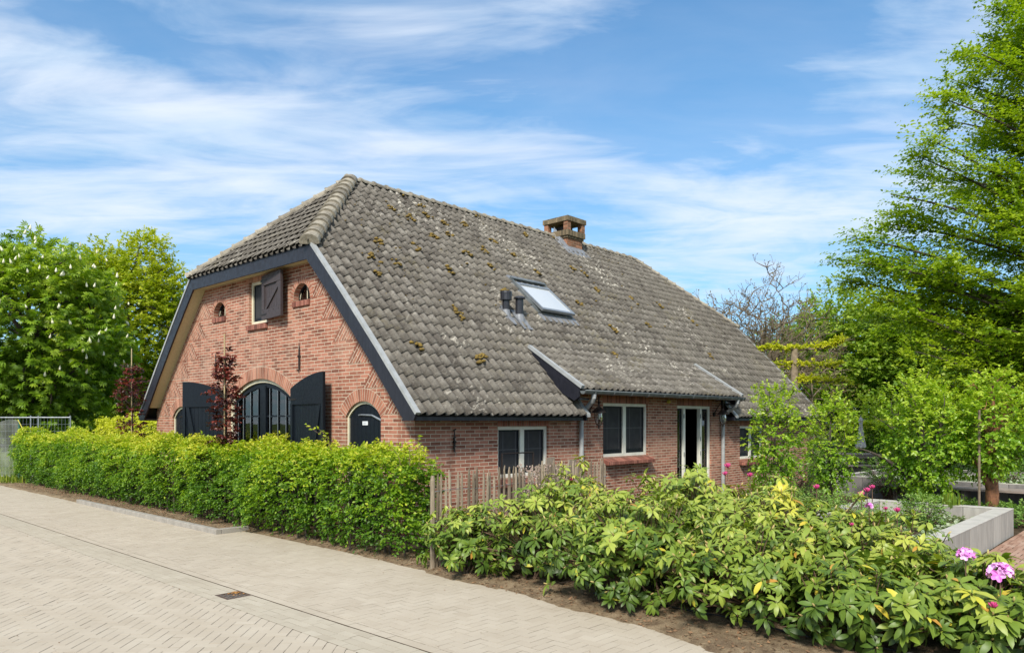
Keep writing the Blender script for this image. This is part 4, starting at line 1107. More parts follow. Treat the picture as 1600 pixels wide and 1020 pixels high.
def skeleton(trunk,rads,limbs,tips,tipr=.012,sides=6,limb_r=.07,trunk_sides=12,maxtips=400,lean=.3):
    """trunk polyline + limbs to targets + fine branches to tips, as ONE mesh"""
    b=MB(); b.tube([tuple(p) for p in trunk],rads,trunk_sides)
    tr=np.array([tuple(p) for p in trunk],float); nodes=[tuple(p) for p in tr[len(tr)//3:]]; nr=[r for r in rads[len(tr)//3:]]
    for L in limbs:
        L=np.array(L,float); 
        # leaves the trunk below its target
        zt=L[2]-lean*np.linalg.norm(L[:2]-tr[-1,:2])-.2
        k=int(np.argmin(abs(tr[:,2]-max(zt,tr[len(tr)//3,2])))); a=tr[k]
        mid=(a+L)/2+np.array([0,0,.12*np.linalg.norm(L-a)])+rng.normal(0,.12,3)*np.linalg.norm(L-a)*.5
        pts=bez(a,mid,L,9); r0=min(limb_r,rads[k]*.75); rr=[r0*(1-.78*i/8) for i in range(9)]
        b.tube(pts,rr,sides); nodes+=pts[2:]; nr+=rr[2:]
    nodes=np.array(nodes); 
    T=np.asarray(tips,float)
    if len(T)>maxtips: T=T[rng.choice(len(T),maxtips,False)]
    if len(T):
        T=T[np.argsort(np.linalg.norm(T-nodes.mean(0),axis=1))]
        cap=len(nodes)+len(T)*2; buf=np.zeros((cap,3)); m=len(nodes); buf[:m]=nodes
        for t in T:
            d=np.linalg.norm(buf[:m]-t,axis=1)+np.maximum(0,buf[:m,2]-t[2]+.1)*.8
            k=int(np.argmin(d)); a=buf[k]; l=np.linalg.norm(t-a)
            mid=(a+t)/2+rng.normal(0,.1,3)*l+np.array([0,0,.08*l])
            pts=bez(a,mid,t,5); b.tube(pts,[tipr*1.6,tipr*1.3,tipr,tipr*.7,tipr*.4],4,cap=False)
            buf[m]=pts[2]; buf[m+1]=pts[3]; m+=2
    return b
def ell_tips(c,r,n,inner=.0,zlo=-1.,squash=None,lump=.18,seed=0):
    """points over a lumpy ellipsoid shell"""
    d=unit(rvec(n*2)); d=d[d[:,2]>zlo][:n]
    q=np.array([mn.noise(Vector((x*2.1+seed,y*2.1,z*2.1))) for x,y,z in d]); q2=np.array([mn.noise(Vector((x*5+seed,y*5,z*5))) for x,y,z in d])
    rad=(1+lump*2*q+lump*q2)*(1-inner*rng.random(len(d))**1.7)
    return np.array(c)+d*rad[:,None]*np.array(r), d, q
def shrub(name,label,cat,c,r,mat,nt_,nl,size,tmpl=LEAF,group=None,tint=.5,length=.14,stem=M['stem'],inner=.5,droop=.15,zlo=-.5,stems=9,spread=.35,lump=.18,leafname='foliage'):
    c=Vector(c); t=empty(name,(c.x,c.y,0),label,cat,group)
    cc=(c.x,c.y,c.z); T,d,q=ell_tips(cc,r,nt_,inner,zlo,seed=c.x*3+c.y,lump=lump); keep=T[:,2]>.02; T=T[keep]; d=d[keep]; q=q[keep]
    ti=tint+.25*q+.18*d[:,2]+rng.normal(0,.07,len(T))
    A=sprays(T,d*np.array([1,1,.7])+np.array([0,0,.25])+rvec(len(T),.3),nl,length,size,ti,spread,droop)
    leaves(leafname,mat,t,*A,tmpl=tmpl)
    b=MB(); sel=T[rng.choice(len(T),min(len(T),70),False)]
    for p in sel:
        a=np.array((c.x+rng.normal(0,.06),c.y+rng.normal(0,.06),0)); m=(a+p)/2+np.array([0,0,.15*r[2]])+rng.normal(0,.04,3)
        b.tube(bez(a,m,p,5),[.010,.008,.006,.004,.003],4,cap=False)
    b.build('stems',stem,t); return t
# ================================================================ HEDGES
def hedge(name,label,poly_u,poly_v,htop,n,mat,ls=.055,tintb=.42,group=None,zvar=.06,stemsp=.22,redfn=None):
    """clipped hedge: box u0..u1 x v0..v1"""
    u0,u1=poly_u; v0,v1=poly_v; t=empty(name,((u0+u1)/2,(v0+v1)/2,0),label,'hedge',group)
    Lu,Lv=u1-u0,v1-v0; faces=[('x-',Lv*htop),('x+',Lv*htop*.5),('z',Lu*Lv*1.5),('y-',Lu*htop*1.2),('y+',Lu*htop*1.0)]
    tot_=sum(a for _,a in faces); P=[];D=[]
    for k,a in faces:
        m=int(n*a/tot_); r1,r2=rng.random(m),rng.random(m); inn=rng.random(m)**2.2*.22
        if k=='x-': p=np.stack([u0+inn,v0+r1*Lv,.12+r2*(htop-.12)],1); d=np.tile((-1,0,.25),(m,1))
        elif k=='x+': p=np.stack([u1-inn,v0+r1*Lv,.12+r2*(htop-.12)],1); d=np.tile((1,0,.25),(m,1))
        elif k=='z': p=np.stack([u0+r1*Lu,v0+r2*Lv,htop-inn],1); d=np.tile((-.2,0,1.),(m,1))
        elif k=='y-': p=np.stack([u0+r1*Lu,v0+inn,.12+r2*(htop-.12)],1); d=np.tile((0,-1,.25),(m,1))
        else: p=np.stack([u0+r1*Lu,v1-inn,.12+r2*(htop-.12)],1); d=np.tile((0,1,.25),(m,1))
        P.append(p); D.append(d)
    P=np.concatenate(P); D=np.concatenate(D).astype(float)
    nz=np.array([mn.noise(Vector((p[0]*1.2,p[1]*1.2,p[2]*1.5)))*.6+mn.noise(Vector((p[0]*3.3,p[1]*3.3,p[2]*3.3)))*.4 for p in P])
    nz2=np.array([mn.noise(Vector((p[0]*6.3+9,p[1]*6.3,p[2]*7.3))) for p in P])
    P=P+unit(D)*(nz*.32+nz2*.09)[:,None]
    nb=np.array([mn.noise(Vector((p[0]*.5,p[1]*.75,p[2]*.6+4))) for p in P]); P=P+unit(D)*(nb*.22)[:,None]
    sd=np.abs(D[:,0])>.5; k1=np.clip((P[:,2]-(htop-.4))/.4,0,1)**2; P[:,0]-=np.where(sd,D[:,0]*.20*k1,0)
    tp=D[:,2]>.8; P[:,2]-=np.where(tp,.14*np.abs((P[:,0]-(u0+u1)/2)/(Lu/2))**3,0)
    ed=np.clip(1-(P[:,1]-v0)/.35,0,1)**2; P[:,2]-=.22*ed*(P[:,2]/htop); P[:,0]+=np.where(sd,-D[:,0]*.18*ed,0)
    # the foot pulls in and thins out
    foot=np.clip(1-P[:,2]/.5,0,1); P[:,0]+=np.where(D[:,0]<-.5,foot*.16,0); P[:,2]+=zvar*nz
    keep=(rng.random(len(P))>foot*.75)&(nz2>-.25); P=P[keep];D=D[keep];nz=nz[keep];nz2=nz2[keep]
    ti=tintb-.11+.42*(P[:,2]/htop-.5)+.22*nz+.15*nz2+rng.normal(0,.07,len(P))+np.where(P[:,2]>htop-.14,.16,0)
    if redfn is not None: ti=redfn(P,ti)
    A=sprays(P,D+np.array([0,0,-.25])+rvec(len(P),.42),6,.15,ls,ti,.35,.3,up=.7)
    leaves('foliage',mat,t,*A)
    b=MB(); v=v0+.1
    while v<v1:
        for du in (.25,.6):
            x=u0+du*Lu+rng.normal(0,.03); y=v+rng.normal(0,.04); h=htop*rng.uniform(.75,.95)
            b.tube([(x,y,-.02),(x+rng.normal(0,.02),y+rng.normal(0,.03),h*.4),(x+rng.normal(0,.05),y+rng.normal(0,.05),h)],[.018,.014,.005],5)
        v+=stemsp
    for i in range(int(Lv*9)):
        y=rng.uniform(v0,v1); z=rng.uniform(.1,htop*.8); x=u0+.25*Lu
        b.tube([(x,y,z),(u0+.05,y+rng.normal(0,.12),z+.12),(u0-.02,y+rng.normal(0,.2),z+.2)],[.006,.005,.003],3,cap=False)
    b.build('stems',M['bark'],t)
    return t
HT=1.39
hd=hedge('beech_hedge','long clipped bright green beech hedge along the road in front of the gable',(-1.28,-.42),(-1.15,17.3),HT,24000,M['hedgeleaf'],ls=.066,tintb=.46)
# young shoots standing above the hedge line
def shoots(parent,spots,mat,ls=.06):
    P=[];D=[]; b=MB()
    for (x,y,z,h,lx,ly) in spots:
        pts=bez((x,y,z),(x,y,z+h*.6),(x+lx,y+ly,z+h),8)
        b.tube(pts,[.006]*3+[.004]*5,4,cap=False)
        for p in pts[1:]:
            for k in range(3): P.append(np.array(p)+rng.normal(0,.012,3)); D.append((rng.normal(),rng.normal(),.3))
    P=np.array(P);D=np.array(D,float)
    leaves('shoot_leaves',mat,parent,P,D,np.tile((0,0,1.),(len(P),1))+rvec(len(P),.4),ls*rng.uniform(.7,1.2,len(P)),np.clip(rng.normal(.85,.08,len(P)),0,1))
    b.build('shoots',M['stem'],parent)
p=at(520,700,11.6); q=at(640,705,10.0)
shoots(hd,[(p.x,p.y,1.3,.52,-.25,.35),(p.x+.05,p.y+.1,1.35,.42,-.05,.30),(q.x,q.y,1.3,.30,.05,.05),(q.x+.04,q.y-.15,1.3,.38,.0,.02),(q.x,q.y+.2,1.3,.25,-.1,.1)]+
   [(rng.uniform(-1.2,-.5),rng.uniform(-1,17),1.33,rng.uniform(.08,.20),rng.normal(0,.06),rng.normal(0,.06)) for _ in range(240)],M['hedgeleaf'])
# second hedge, yellow and red tipped, behind the far end
a=at(75,655,21.5); c_=at(236,655,20.0)
def redf(P,ti):
    k=np.array([mn.noise(Vector((x*1.1,y*1.1,z*1.1))) for x,y,z in P]); return ti+.12+k*.9*-1
hedge('garden_hedge','taller yellow green hedge with reddish young leaves beside the left house corner',(1.05,2.0),(10.9,17.6),1.98,7000,M['hedgered'],ls=.07,tintb=.62,redfn=redf)

# ================================================================ COPPER BEECHES on canes
def copper(px,Y,ytop,ycane,label,wpx,base_px=None):
    p=at(px,690,Y); zt=at(px,ytop,Y).z; zcn=at(px,ycane,Y).z
    t=empty('copper_beech',(p.x,p.y,0),label,'tree','young copper beeches tied to canes')
    x,y=p.x,p.y; b=MB(); b.tube([(x,y,-.05),(x+.02,y,zt*.4),(x-.01,y+.01,zt*.8),(x,y,zt)],[.022,.018,.010,.004],6)
    n=300; z=rng.uniform(.35,zt,n)**1.0; r=wpx/F*Y/2*np.interp(z/zt,[0,.3,.5,.75,1],[.7,1.0,.55,.95,.15]); a=rng.uniform(0,6.28,n)
    T=np.stack([x+np.cos(a)*r*rng.uniform(.3,1,n),y+np.sin(a)*r*rng.uniform(.3,1,n),z+.05*rng.normal(size=n)],1)
    for q in T[::2]: b.tube([(x,y,q[2]-.18),((x+q[0])/2,(y+q[1])/2,q[2]-.06),tuple(q)],[.006,.005,.002],4,cap=False)
    b.build('trunk',M['bark'],t)
    D=np.stack([np.cos(a),np.sin(a),np.full(n,.3)],1)
    A=sprays(T,D,9,.17,.085,np.clip(.45+.35*rng.normal(size=n)*.6+.25*(z/zt-.5),0,1),.5,.2)
    leaves('crown',M['purple'],t,*A)
    b=MB(); b.tube([(x-.03,y-.03,0),(x-.03,y-.03,zcn)],.014,6); b.build('cane',M['bamboo'],t)
copper(352,14.2,556,522,'slender copper beech with dark red leaves in front of the big arched doors',44)
copper(207,18.3,572,545,'slender copper beech with dark red leaves beside the left end of the gable',48)

# ================================================================ RHODODENDRONS
def flower(parent,p,r,full=True):
    b=MB(); p=Vector(p)
    if full:
        for i in range(13):
            ph=rng.uniform(0,6.28); th=math.acos(rng.uniform(.0,1)) if i else 0
            n=Vector((math.sin(th)*math.cos(ph),math.sin(th)*math.sin(ph),math.cos(th))); c=p+n*r*.55
            x=n.cross(Vector((0,0,1)) if abs(n.z)<.9 else Vector((1,0,0))).normalized(); y=n.cross(x)
            for k in range(5):
                a=k*1.2566+ph; d=(x*math.cos(a)+y*math.sin(a)); s=n.cross(d)
                w=r*.26; l=r*.5; tv=float(rng.uniform(.2,.9))
                m=[c,c+d*l*.5+s*w*.8+n*r*.22,c+d*l*.95+s*w*.5+n*(r*.26+rng.normal(0,r*.03)),c+d*l*1.05+n*r*.2,c+d*l*.95-s*w*.5+n*(r*.26+rng.normal(0,r*.03)),c+d*l*.5-s*w*.8+n*r*.22]
                b.face([m[0],m[1],m[2],m[3]],t=tv); b.face([m[0],m[3],m[4],m[5]],t=tv)
        b.build('flower',M['pink'],parent)
    else:
        for k in range(9):      # half-opened truss: a tight bunch of slim buds
            a=k*2.4; th=.15+.09*k; n=Vector((math.sin(th)*math.cos(a),math.sin(th)*math.sin(a),math.cos(th))); c=p-Vector((0,0,r*.3))
            b.tube([c,c+n*r*.5,c+n*r*.95,c+n*r*1.2],[r*.05,r*.16,r*.17,r*.03],5,t=float(rng.random()))
        b.build('flower_bud',M['pinkbud'],parent,smooth=True)
def rhodo(label,u,v,rx,ry,h,nw,tint=.5,flowers=(),zb=.12,nl=10,ls=.103,spots=()):
    t=empty('rhododendron',(u,v,0),label,'rhododendron','rhododendron bushes beside the road')
    c=np.array((u,v,h*.42)); rr=np.array((rx,ry,h*.58))
    nw=int(nw*1.65); T,d,q=ell_tips(tuple(c),tuple(rr),nw,.45,-.62,seed=u*5+v*2,lump=.25)
    k=(T[:,2]>zb)&((d[:,2]>-.08)|(rng.random(len(T))<.5)); T=T[k]; d=d[k]; q=q[k]
    ax=unit(d*np.array([1,1,.55])+np.array([0,0,.75])+rvec(len(T),.22))
    n=len(T); i=np.repeat(np.arange(n),nl); ph=np.tile(np.arange(nl)*2*math.pi/nl,n)+np.repeat(rng.uniform(0,6,n),nl)+rng.normal(0,.18,n*nl)
    X=unit(np.cross(ax,np.array([.3,.2,1.]))); Y=np.cross(ax,X)
    dirn=X[i]*np.cos(ph)[:,None]+Y[i]*np.sin(ph)[:,None]
    tilt=np.repeat(rng.normal(.10,.40,n),nl)+rng.normal(0,.22,n*nl); tilt=tilt-np.where(np.repeat(d[:,2]<.1,nl),.45,0)
    dd=dirn+ax[i]*tilt[:,None]+np.array([0,0,-.12])
    nn=ax[i]*1.0+rvec(n*nl,.15)+np.array([0,0,.25])
    s=ls*rng.uniform(.6,1.25,n*nl)*np.repeat(rng.uniform(.8,1.15,n),nl); ti=tint-.06+np.repeat(.30*q+.27*d[:,2]+rng.normal(0,.12,n),nl)+rng.normal(0,.05,n*nl)  # tops tinted lighter, undersides and hollows darker: shade painted into the leaves
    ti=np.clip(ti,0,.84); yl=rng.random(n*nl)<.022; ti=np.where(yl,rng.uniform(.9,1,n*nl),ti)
    P=T[i]+dirn*.012+ax[i]*rng.uniform(-.05,.01,n*nl)[:,None]
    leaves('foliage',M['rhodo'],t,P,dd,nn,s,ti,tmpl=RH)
    b=MB(); base=[np.array((u+rng.uniform(-.3,.3)*rx,v+rng.uniform(-.3,.3)*ry,-.02)) for _ in range(7)]
    forks=[]
    for a in base:
        f_=a+np.array([rng.uniform(-.25,.25)*rx,rng.uniform(-.25,.25)*ry,h*rng.uniform(.25,.42)]); b.tube(bez(a,(a+f_)/2+rng.normal(0,.04,3),f_,5),[.016,.014,.012,.011,.010],5); forks.append(f_)
    FK=np.array(forks)
    for p,a in zip(T,ax):
        k=int(np.argmin(np.linalg.norm(FK-p,axis=1))); m=(FK[k]+p)/2-a*.08+rng.normal(0,.04,3)
        b.tube(bez(FK[k],m,p,5),[.008,.007,.006,.005,.004],4,cap=False)
    b.build('stems',M['stem'],t)
    b=MB()
    for p,a in zip(T,ax):
        if rng.random()<.4: 
            p=Vector(p); a=Vector(a); b.tube([p,p+a*.012,p+a*.03,p+a*.045],[.004,.008,.007,.001],5)
    tag(b.build('buds',M['bud'],t),kind='stuff')
    for f in flowers:
        pp=at(*f[0]); flower(t,pp,f[1],f[2]); bs=MB(); bs.tube([(pp.x,pp.y,pp.z),(pp.x,pp.y,pp.z-.16)],.005,5,cap=False); bs.build('flower_stalk',M['stem'],t)
    return t
def ruv(px,Y): 
    p=at(px,657,Y); return p.x,p.y
# (px at centre, depth, rx, ry, height)
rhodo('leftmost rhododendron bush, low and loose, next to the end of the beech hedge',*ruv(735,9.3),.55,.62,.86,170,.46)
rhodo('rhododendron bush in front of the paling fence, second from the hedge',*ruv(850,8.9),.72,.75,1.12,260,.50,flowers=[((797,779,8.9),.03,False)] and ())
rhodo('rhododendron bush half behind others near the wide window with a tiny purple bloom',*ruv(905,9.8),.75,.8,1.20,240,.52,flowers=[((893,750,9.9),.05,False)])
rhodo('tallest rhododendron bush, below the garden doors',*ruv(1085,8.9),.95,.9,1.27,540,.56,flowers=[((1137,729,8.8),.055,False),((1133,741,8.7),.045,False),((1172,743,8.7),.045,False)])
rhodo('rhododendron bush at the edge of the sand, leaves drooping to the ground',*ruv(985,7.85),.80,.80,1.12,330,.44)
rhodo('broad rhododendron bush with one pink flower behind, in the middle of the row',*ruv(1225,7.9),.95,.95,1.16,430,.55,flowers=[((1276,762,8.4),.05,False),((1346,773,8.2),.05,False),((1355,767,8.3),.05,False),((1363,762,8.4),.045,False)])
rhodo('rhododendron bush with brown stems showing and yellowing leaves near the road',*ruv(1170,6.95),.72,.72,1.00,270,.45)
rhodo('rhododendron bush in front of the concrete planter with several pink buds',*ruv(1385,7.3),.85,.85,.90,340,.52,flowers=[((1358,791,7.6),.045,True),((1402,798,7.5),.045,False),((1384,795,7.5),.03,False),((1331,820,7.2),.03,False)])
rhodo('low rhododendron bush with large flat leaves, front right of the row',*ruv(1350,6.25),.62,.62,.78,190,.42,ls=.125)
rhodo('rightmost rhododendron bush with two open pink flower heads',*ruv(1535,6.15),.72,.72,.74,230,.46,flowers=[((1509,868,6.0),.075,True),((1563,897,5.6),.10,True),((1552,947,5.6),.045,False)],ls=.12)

# ================================================================ PALING FENCE
fv=-1.92; fe=empty('paling_fence',(.6,fv,0),'weathered chestnut paling fence of split stakes wired together','fence')
x=-1.22; i=0
while x<2.42:
    w=rng.uniform(.028,.042); hh=1.22+rng.normal(0,.03)+(.04 if x>.8 else 0); ln=rng.normal(0,.018); ly=rng.normal(0,.01)
    b=MB(); z0=0; pts=[]
    prof=[(0,1),(.35,1.02),(hh-.16,.95),(hh-.07,.7),(hh,.12)]
    rows_=[]
    for z,s in prof:
        cx_=x+ln*z/hh+rng.normal(0,.003); cy_=fv+ly*z/hh
        rows_.append([(cx_-w/2*s,cy_-.009,z),(cx_,cy_-.016*s,z),(cx_+w/2*s,cy_-.008,z),(cx_+w/2*s,cy_+.010,z),(cx_,cy_+.014*s,z),(cx_-w/2*s,cy_+.010,z)])
    b.grid(rows_,True,float(rng.random())); b.build('pale',M['paling'],fe)
    x+=rng.uniform(.055,.115) if x<.1 or x>1.9 else rng.uniform(.038,.075); i+=1
for z in (.25,.62,1.0):
    b=MB(); b.tube([(u,fv+.012*math.sin(u*38),z+.012*math.sin(u*5)) for u in np.arange(-1.25,2.46,.03)],.0035,4); b.build('wire',M['galv'],fe)
for u in (-1.27,.45,2.42):
    b=MB(); b.tube([(u,fv+.03,-.1),(u,fv+.03,1.14),(u,fv+.03,1.2)],[.035,.032,.02],8); b.build('post',M['paling'],fe)
# grey boards leaning behind the fence
pb=empty('board_stack',(1.2,-1.55,0),'grey weathered boards standing upright behind the paling fence','boards')
for k,(u,w,h) in enumerate(((.98,.2,1.22),(1.2,.2,1.33),(1.42,.16,1.2),(1.75,.2,1.28),(1.98,.14,1.24))):
    b=MB(); b.hexa([(u,-1.62,0),(u+w,-1.62,0),(u+w,-1.595,0),(u,-1.595,0),(u,-1.70,h),(u+w-.01,-1.70,h+.01),(u+w-.01,-1.675,h+.01),(u,-1.675,h)]); b.build('board',M['wood'],pb)
# low metal rail by the first window
b=MB(); zr_=H-.56; b.tube([(1.62,-.35,.2),(1.62,-.35,zr_),(2.42,-.35,zr_)],.016,6); b.tube([(2.42,-.35,zr_),(2.42,-.35,.2)],.014,6); 
o=b.build('metal_rail',M['iron']); tag(o,'small rusty dark metal rail standing before the first side window','rail')
# dried hydrangea between fence and boards
hy=empty('hydrangea',(1.15,-2.2,0),'hydrangea with dry pinkish brown flower heads in front of the fence','hydrangea')
for k in range(26):
    px=rng.uniform(812,885); py=rng.uniform(728,778); pp=at(px,py,rng.uniform(9.7,10.2)); n=26
    c=np.array(pp); d=unit(rvec(n)); P=c+d*.022
    leaves('dried_flower_head',M['dryflower'],hy,P,d+rvec(n,.2),rvec(n),.028*rng.uniform(.7,1.2,n),rng.random(n),tmpl=diaT)
b=MB()
for k in range(12):
    pp=at(rng.uniform(815,880),rng.uniform(735,770),9.9); b.tube([(1.1+rng.normal(0,.1),-2.2,0),tuple(pp)],[.007,.004],4)
b.build('stems',M['bamboo'],hy)
T,d,q=ell_tips((1.15,-2.2,.75),(.4,.22,.3),50,.5,-.8); A=sprays(T,d,5,.12,.06,np.full(len(T),.7),.4,.2); leaves('foliage',M['shrubleaf'],hy,*A)

# ================================================================ CONCRETE PLANTERS
def planter(name,label,u0,u1,v0,v1,h,th,near=True,soilz=.12,mat='concrete'):
    t=empty(name,((u0+u1)/2,(v0+v1)/2,0),label,'planter')
    # walls as separate cast slabs with open joints
    def run(a0,a1,fixed,axis):
        n=max(1,round((a1-a0)/.5)); w=(a1-a0)/n; 
        for i in range(n):
            b=MB(); s=a0+i*w+.003; e=a0+(i+1)*w-.003
            if axis=='u': b.box((s,fixed,-.02),(e,fixed+th,h-.008))
            else: b.box((fixed,s,-.02),(fixed+th,e,h-.008))
            b.t=[float(rng.random())]*len(b.t); b.build('wall_slab',M[mat],t,bevel=.004)
        b=MB()
        if axis=='u': b.box((a0,fixed-.004,h-.006),(a1,fixed+th+.004,h+.006))
        else: b.box((fixed-.004,a0,h-.006),(fixed+th+.004,a1,h+.006))
        b.build('coping',M['concrete_top'],t,bevel=.003)
    run(u0,u1,v0,'u'); run(v0+th+.006,v1-th-.006,u1-th,'v'); run(u0,u1,v1-th,'u'); run(v0+th+.006,v1-th-.006,u0,'v')
    b=MB(); b.box((u0+th,v0+th,-.02),(u1-th,v1-th,soilz)); b.build('planting_soil',M['soil'],t)
    return t
pl1=planter('concrete_planter','low square grey concrete planter with silvery ground cover, right foreground',2.0,7.22,-6.76,-4.5,.44,.24,soilz=.22)
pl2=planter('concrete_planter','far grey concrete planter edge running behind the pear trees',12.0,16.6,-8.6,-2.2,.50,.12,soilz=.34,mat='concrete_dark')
# silver ground cover in the near planter
n=700; P=np.stack([rng.uniform(3.2,6.8,n),rng.uniform(-6.45,-4.9,n),np.full(n,.23)],1); k=np.array([mn.noise(Vector((a*1.3,b_*1.3,0)))>-.15 for a,b_,_ in P]); P=P[k]
P=np.repeat(P,7,0); n=len(P); a=rng.uniform(0,6.28,n); D=np.stack([np.cos(a),np.sin(a),rng.uniform(.25,1.1,n)],1)
gc=leaves('ground_cover',M['silverleaf'],None,P+rvec(n,.02),D,np.tile((0,0,1.),(n,1)),.085*rng.uniform(.6,1.2,n),np.clip(rng.normal(.5,.2,n),0,1)); tag(gc,'silvery green woolly ground cover filling the near planter','ground cover',kind='stuff')
n=900; P=np.stack([rng.uniform(12.3,16,n),rng.uniform(-6,-2.5,n),np.full(n,.36)],1); P=np.repeat(P,5,0); n=len(P); a=rng.uniform(0,6.28,n)
gc=leaves('ground_cover',M['silverleaf'],None,P+rvec(n,.03),np.stack([np.cos(a),np.sin(a),rng.uniform(.4,1.3,n)],1),np.tile((0,0,1.),(n,1)),.09*rng.uniform(.6,1.2,n),rng.random(n),tmpl=diaT); tag(gc,'pale green low plants in the far planter','ground cover',kind='stuff')
# low shrubs
def sh_at(px,Y,r,h,label,mat=M['shrubleaf'],nt_=500,ls=.04,tint=.5,name='shrub',base=0,cat='shrub',inner=.5,group=None,tm=LEAF,nl=6,length=.10):
    p=at(px,657,Y); return shrub(name,label,cat,(p.x,p.y,base+h*.5),(r,r,h*.52),mat,nt_,nl,ls,tint=tint,zlo=-.9,inner=inner,group=group,tmpl=tm,length=length)
sh_at(1441,11.9,.30,.48,'round dense green shrub standing in the near concrete planter',nt_=420,base=.22,ls=.045)
sh_at(1215,12.6,.55,.85,'soft green shrub behind the rhododendrons, leftmost of the low row',nt_=520)
sh_at(1268,12.2,.50,.74,'soft green shrub behind the rhododendrons, second of the low row',nt_=480)
sh_at(1318,12.0,.46,.68,'soft green shrub behind the rhododendrons, third of the low row, by the far planter edge',nt_=440)
sh_at(1380,11.3,.36,.56,'soft green shrub between pink buds and the near planter',nt_=380)
sh_at(1235,17.5,.9,1.15,'dark green shrub against the house wall below the last window',nt_=520,ls=.06,tint=.35)
for px,Y,l in ((1390,17.6,'small dark green bush behind the spreading pear tree'),(1570,18.4,'dark bush behind the thick trunked pear tree')): sh_at(px,Y,.5,.85,l,nt_=330,tint=.3,ls=.055,base=.2)
for px,Y,l in ((1500,14.8,'low green perennial clump at the back corner of the near planter'),(1575,14.2,'low green perennial clump at the foot of the thick pear trunk'),(1600,13.4,'low green perennial clump beside the brick path')):
    sh_at(px,Y,.5,.30,l,nt_=260,ls=.07,tint=.45,name='perennial',cat='perennial')
n=26; b=None
p=at(1488,700,12.9)
gt=empty('grass_tuft',(p.x,p.y,.22),'upright tuft of long grass leaves in the near planter','grass tuft')
a=rng.uniform(0,6.28,60); P=np.tile((p.x,p.y,.24),(60,1))+rvec(60,.03); D=np.stack([np.cos(a)*.5,np.sin(a)*.5,np.ones(60)],1)
leaves('blades',M['grassblade'],gt,P,D,np.stack([np.cos(a),np.sin(a),np.zeros(60)],1),.42*rng.uniform(.6,1.1,60),rng.random(60),tmpl=(RH[0]*np.array([.25,1,1]),RH[1]))

# ================================================================ PEAR TREES IN THE GARDEN
def pear(label,px,Y,ytop,ybot,wpx,nt_,tr=.05,ls=.08,spreadlimbs=None,bark=M['bark'],trunkz=None,cane=None,tint=.64,lump=.2,shift=0):
    p=at(px,700,Y); x,y=p.x,p.y; zt=at(px,ytop,Y).z; zb=at(px,ybot,Y).z; r=wpx/2/F*Y
    t=empty('pear_tree',(x,y,0),label,'tree','pear trees in the side garden')
    cz=(zt+zb)/2; cx_,cy_=x+CO*shift,y-SI*shift
    nt_=int(nt_*(1.5 if ls>.08 else .95)); T,d,q=ell_tips((cx_,cy_,cz),(r,r,(zt-zb)/2),nt_,.5,-1,seed=px*.1,lump=lump); T=T[T[:,2]>.25]; 
    dd=unit(T-np.array((cx_,cy_,cz)))
    tk=[(x,y,-.05),(x+.01,y,.5),(x-.02,y+.02,(trunkz or zt*.75)*.6),(x,y,trunkz or zt*.8)]
    rads=[tr*1.15,tr,tr*.8,tr*.35]
    limbs=spreadlimbs(x,y,zt,r) if spreadlimbs else [np.array((cx_+r*.6*math.cos(a),cy_+r*.6*math.sin(a),zb+(zt-zb)*f)) for a,f in zip(np.arange(0,9)*2.4,np.linspace(.1,.85,9))]
    skeleton(tk,rads,limbs,T,.007,5,tr*.7,maxtips=170).build('trunk',bark,t,smooth=True)
    ti=tint+.2*q[:len(T)]+.22*dd[:,2]*.8+rng.normal(0,.08,len(T))
    A=sprays(T,dd+np.array([0,0,.15])+rvec(len(T),.4),7,.17,ls,ti,.45,.2); leaves('crown',M['pearleaf'],t,*A)
    if cane:
        b=MB(); q=at(cane[0],700,cane[1]); b.tube([(q.x,q.y,0),(q.x,q.y,cane[2])],.022,7); b.build('stake',M['barkpale'],t)
    return t
pear('slim young pear tree in front of the last side window',1212,14.6,598,772,74,600,.03)
pear('slim young pear tree at the right end of the farmhouse wall',1298,15.6,618,775,70,560,.03)
def spr(x,y,zt,r):
    out=[]
    for s,h in ((-1.45,1.35),(-1.1,2.0),(-.5,2.7),(.1,2.9),(.7,2.2),(1.1,1.5),(.9,1.15)): out.append(np.array((x+CO*s*.95,y-SI*s*.95,h)))
    for s in (-.7,.6): out.append(np.array((x+SI*s,y+CO*s,2.2)))
    return out
pear('broad pear tree with several spreading dark limbs from a short trunk',1444,15.0,588,772,118,820,.09,.09,spreadlimbs=spr,trunkz=.95,lump=.2)
pear('pear tree on a thick reddish flaking trunk beside a pale stake',1550,14.4,590,745,104,620,.115,.092,bark=M['barkred'],cane=(1530,14.0,2.1),trunkz=2.6,lump=.2)
# ================================================================ TIMBER BENCH AND TABLE
bn=empty('timber_bench',(11.6,-5.6,0),'long weathered plank bench along the far concrete planter','bench')
for z,x0,x1 in ((.36,11.30,11.62),(.36,11.64,11.96)):
    b=MB(); b.box((x0,-8.4,z),(x1,-3.2,z+.05)); b.build('plank',M['deadwood'],bn,bevel=.004)
for y in (-8.0,-6.6,-5.2,-3.8):
    b=MB(); b.box((11.4,y,0),(11.9,y+.08,.36)); b.build('leg',M['deadwood'],bn)
p=at(1340,700,25.0)
tb=empty('picnic_table',(p.x,p.y,0),'greyish brown plank picnic table behind the garden trees','table')
def tbx(name,c0,c1,mat=M['deadwood']):
    b=MB(); R0=Vector((CO,-SI,0)); Fw=Vector((SI,CO,0)); o=Vector((p.x,p.y,0))
    x0,y0,z0=c0; x1,y1,z1=c1; q=[o+R0*a+Fw*b_+Vector((0,0,c)) for c in (z0,z1) for a,b_ in ((x0,y0),(x1,y0),(x1,y1),(x0,y1))]
    b.hexa(q); b.build(name,mat,tb)
for k in range(5): tbx('tabletop',(-.8,-.4+k*.17,.76),(.62,-.25+k*.17,.80))
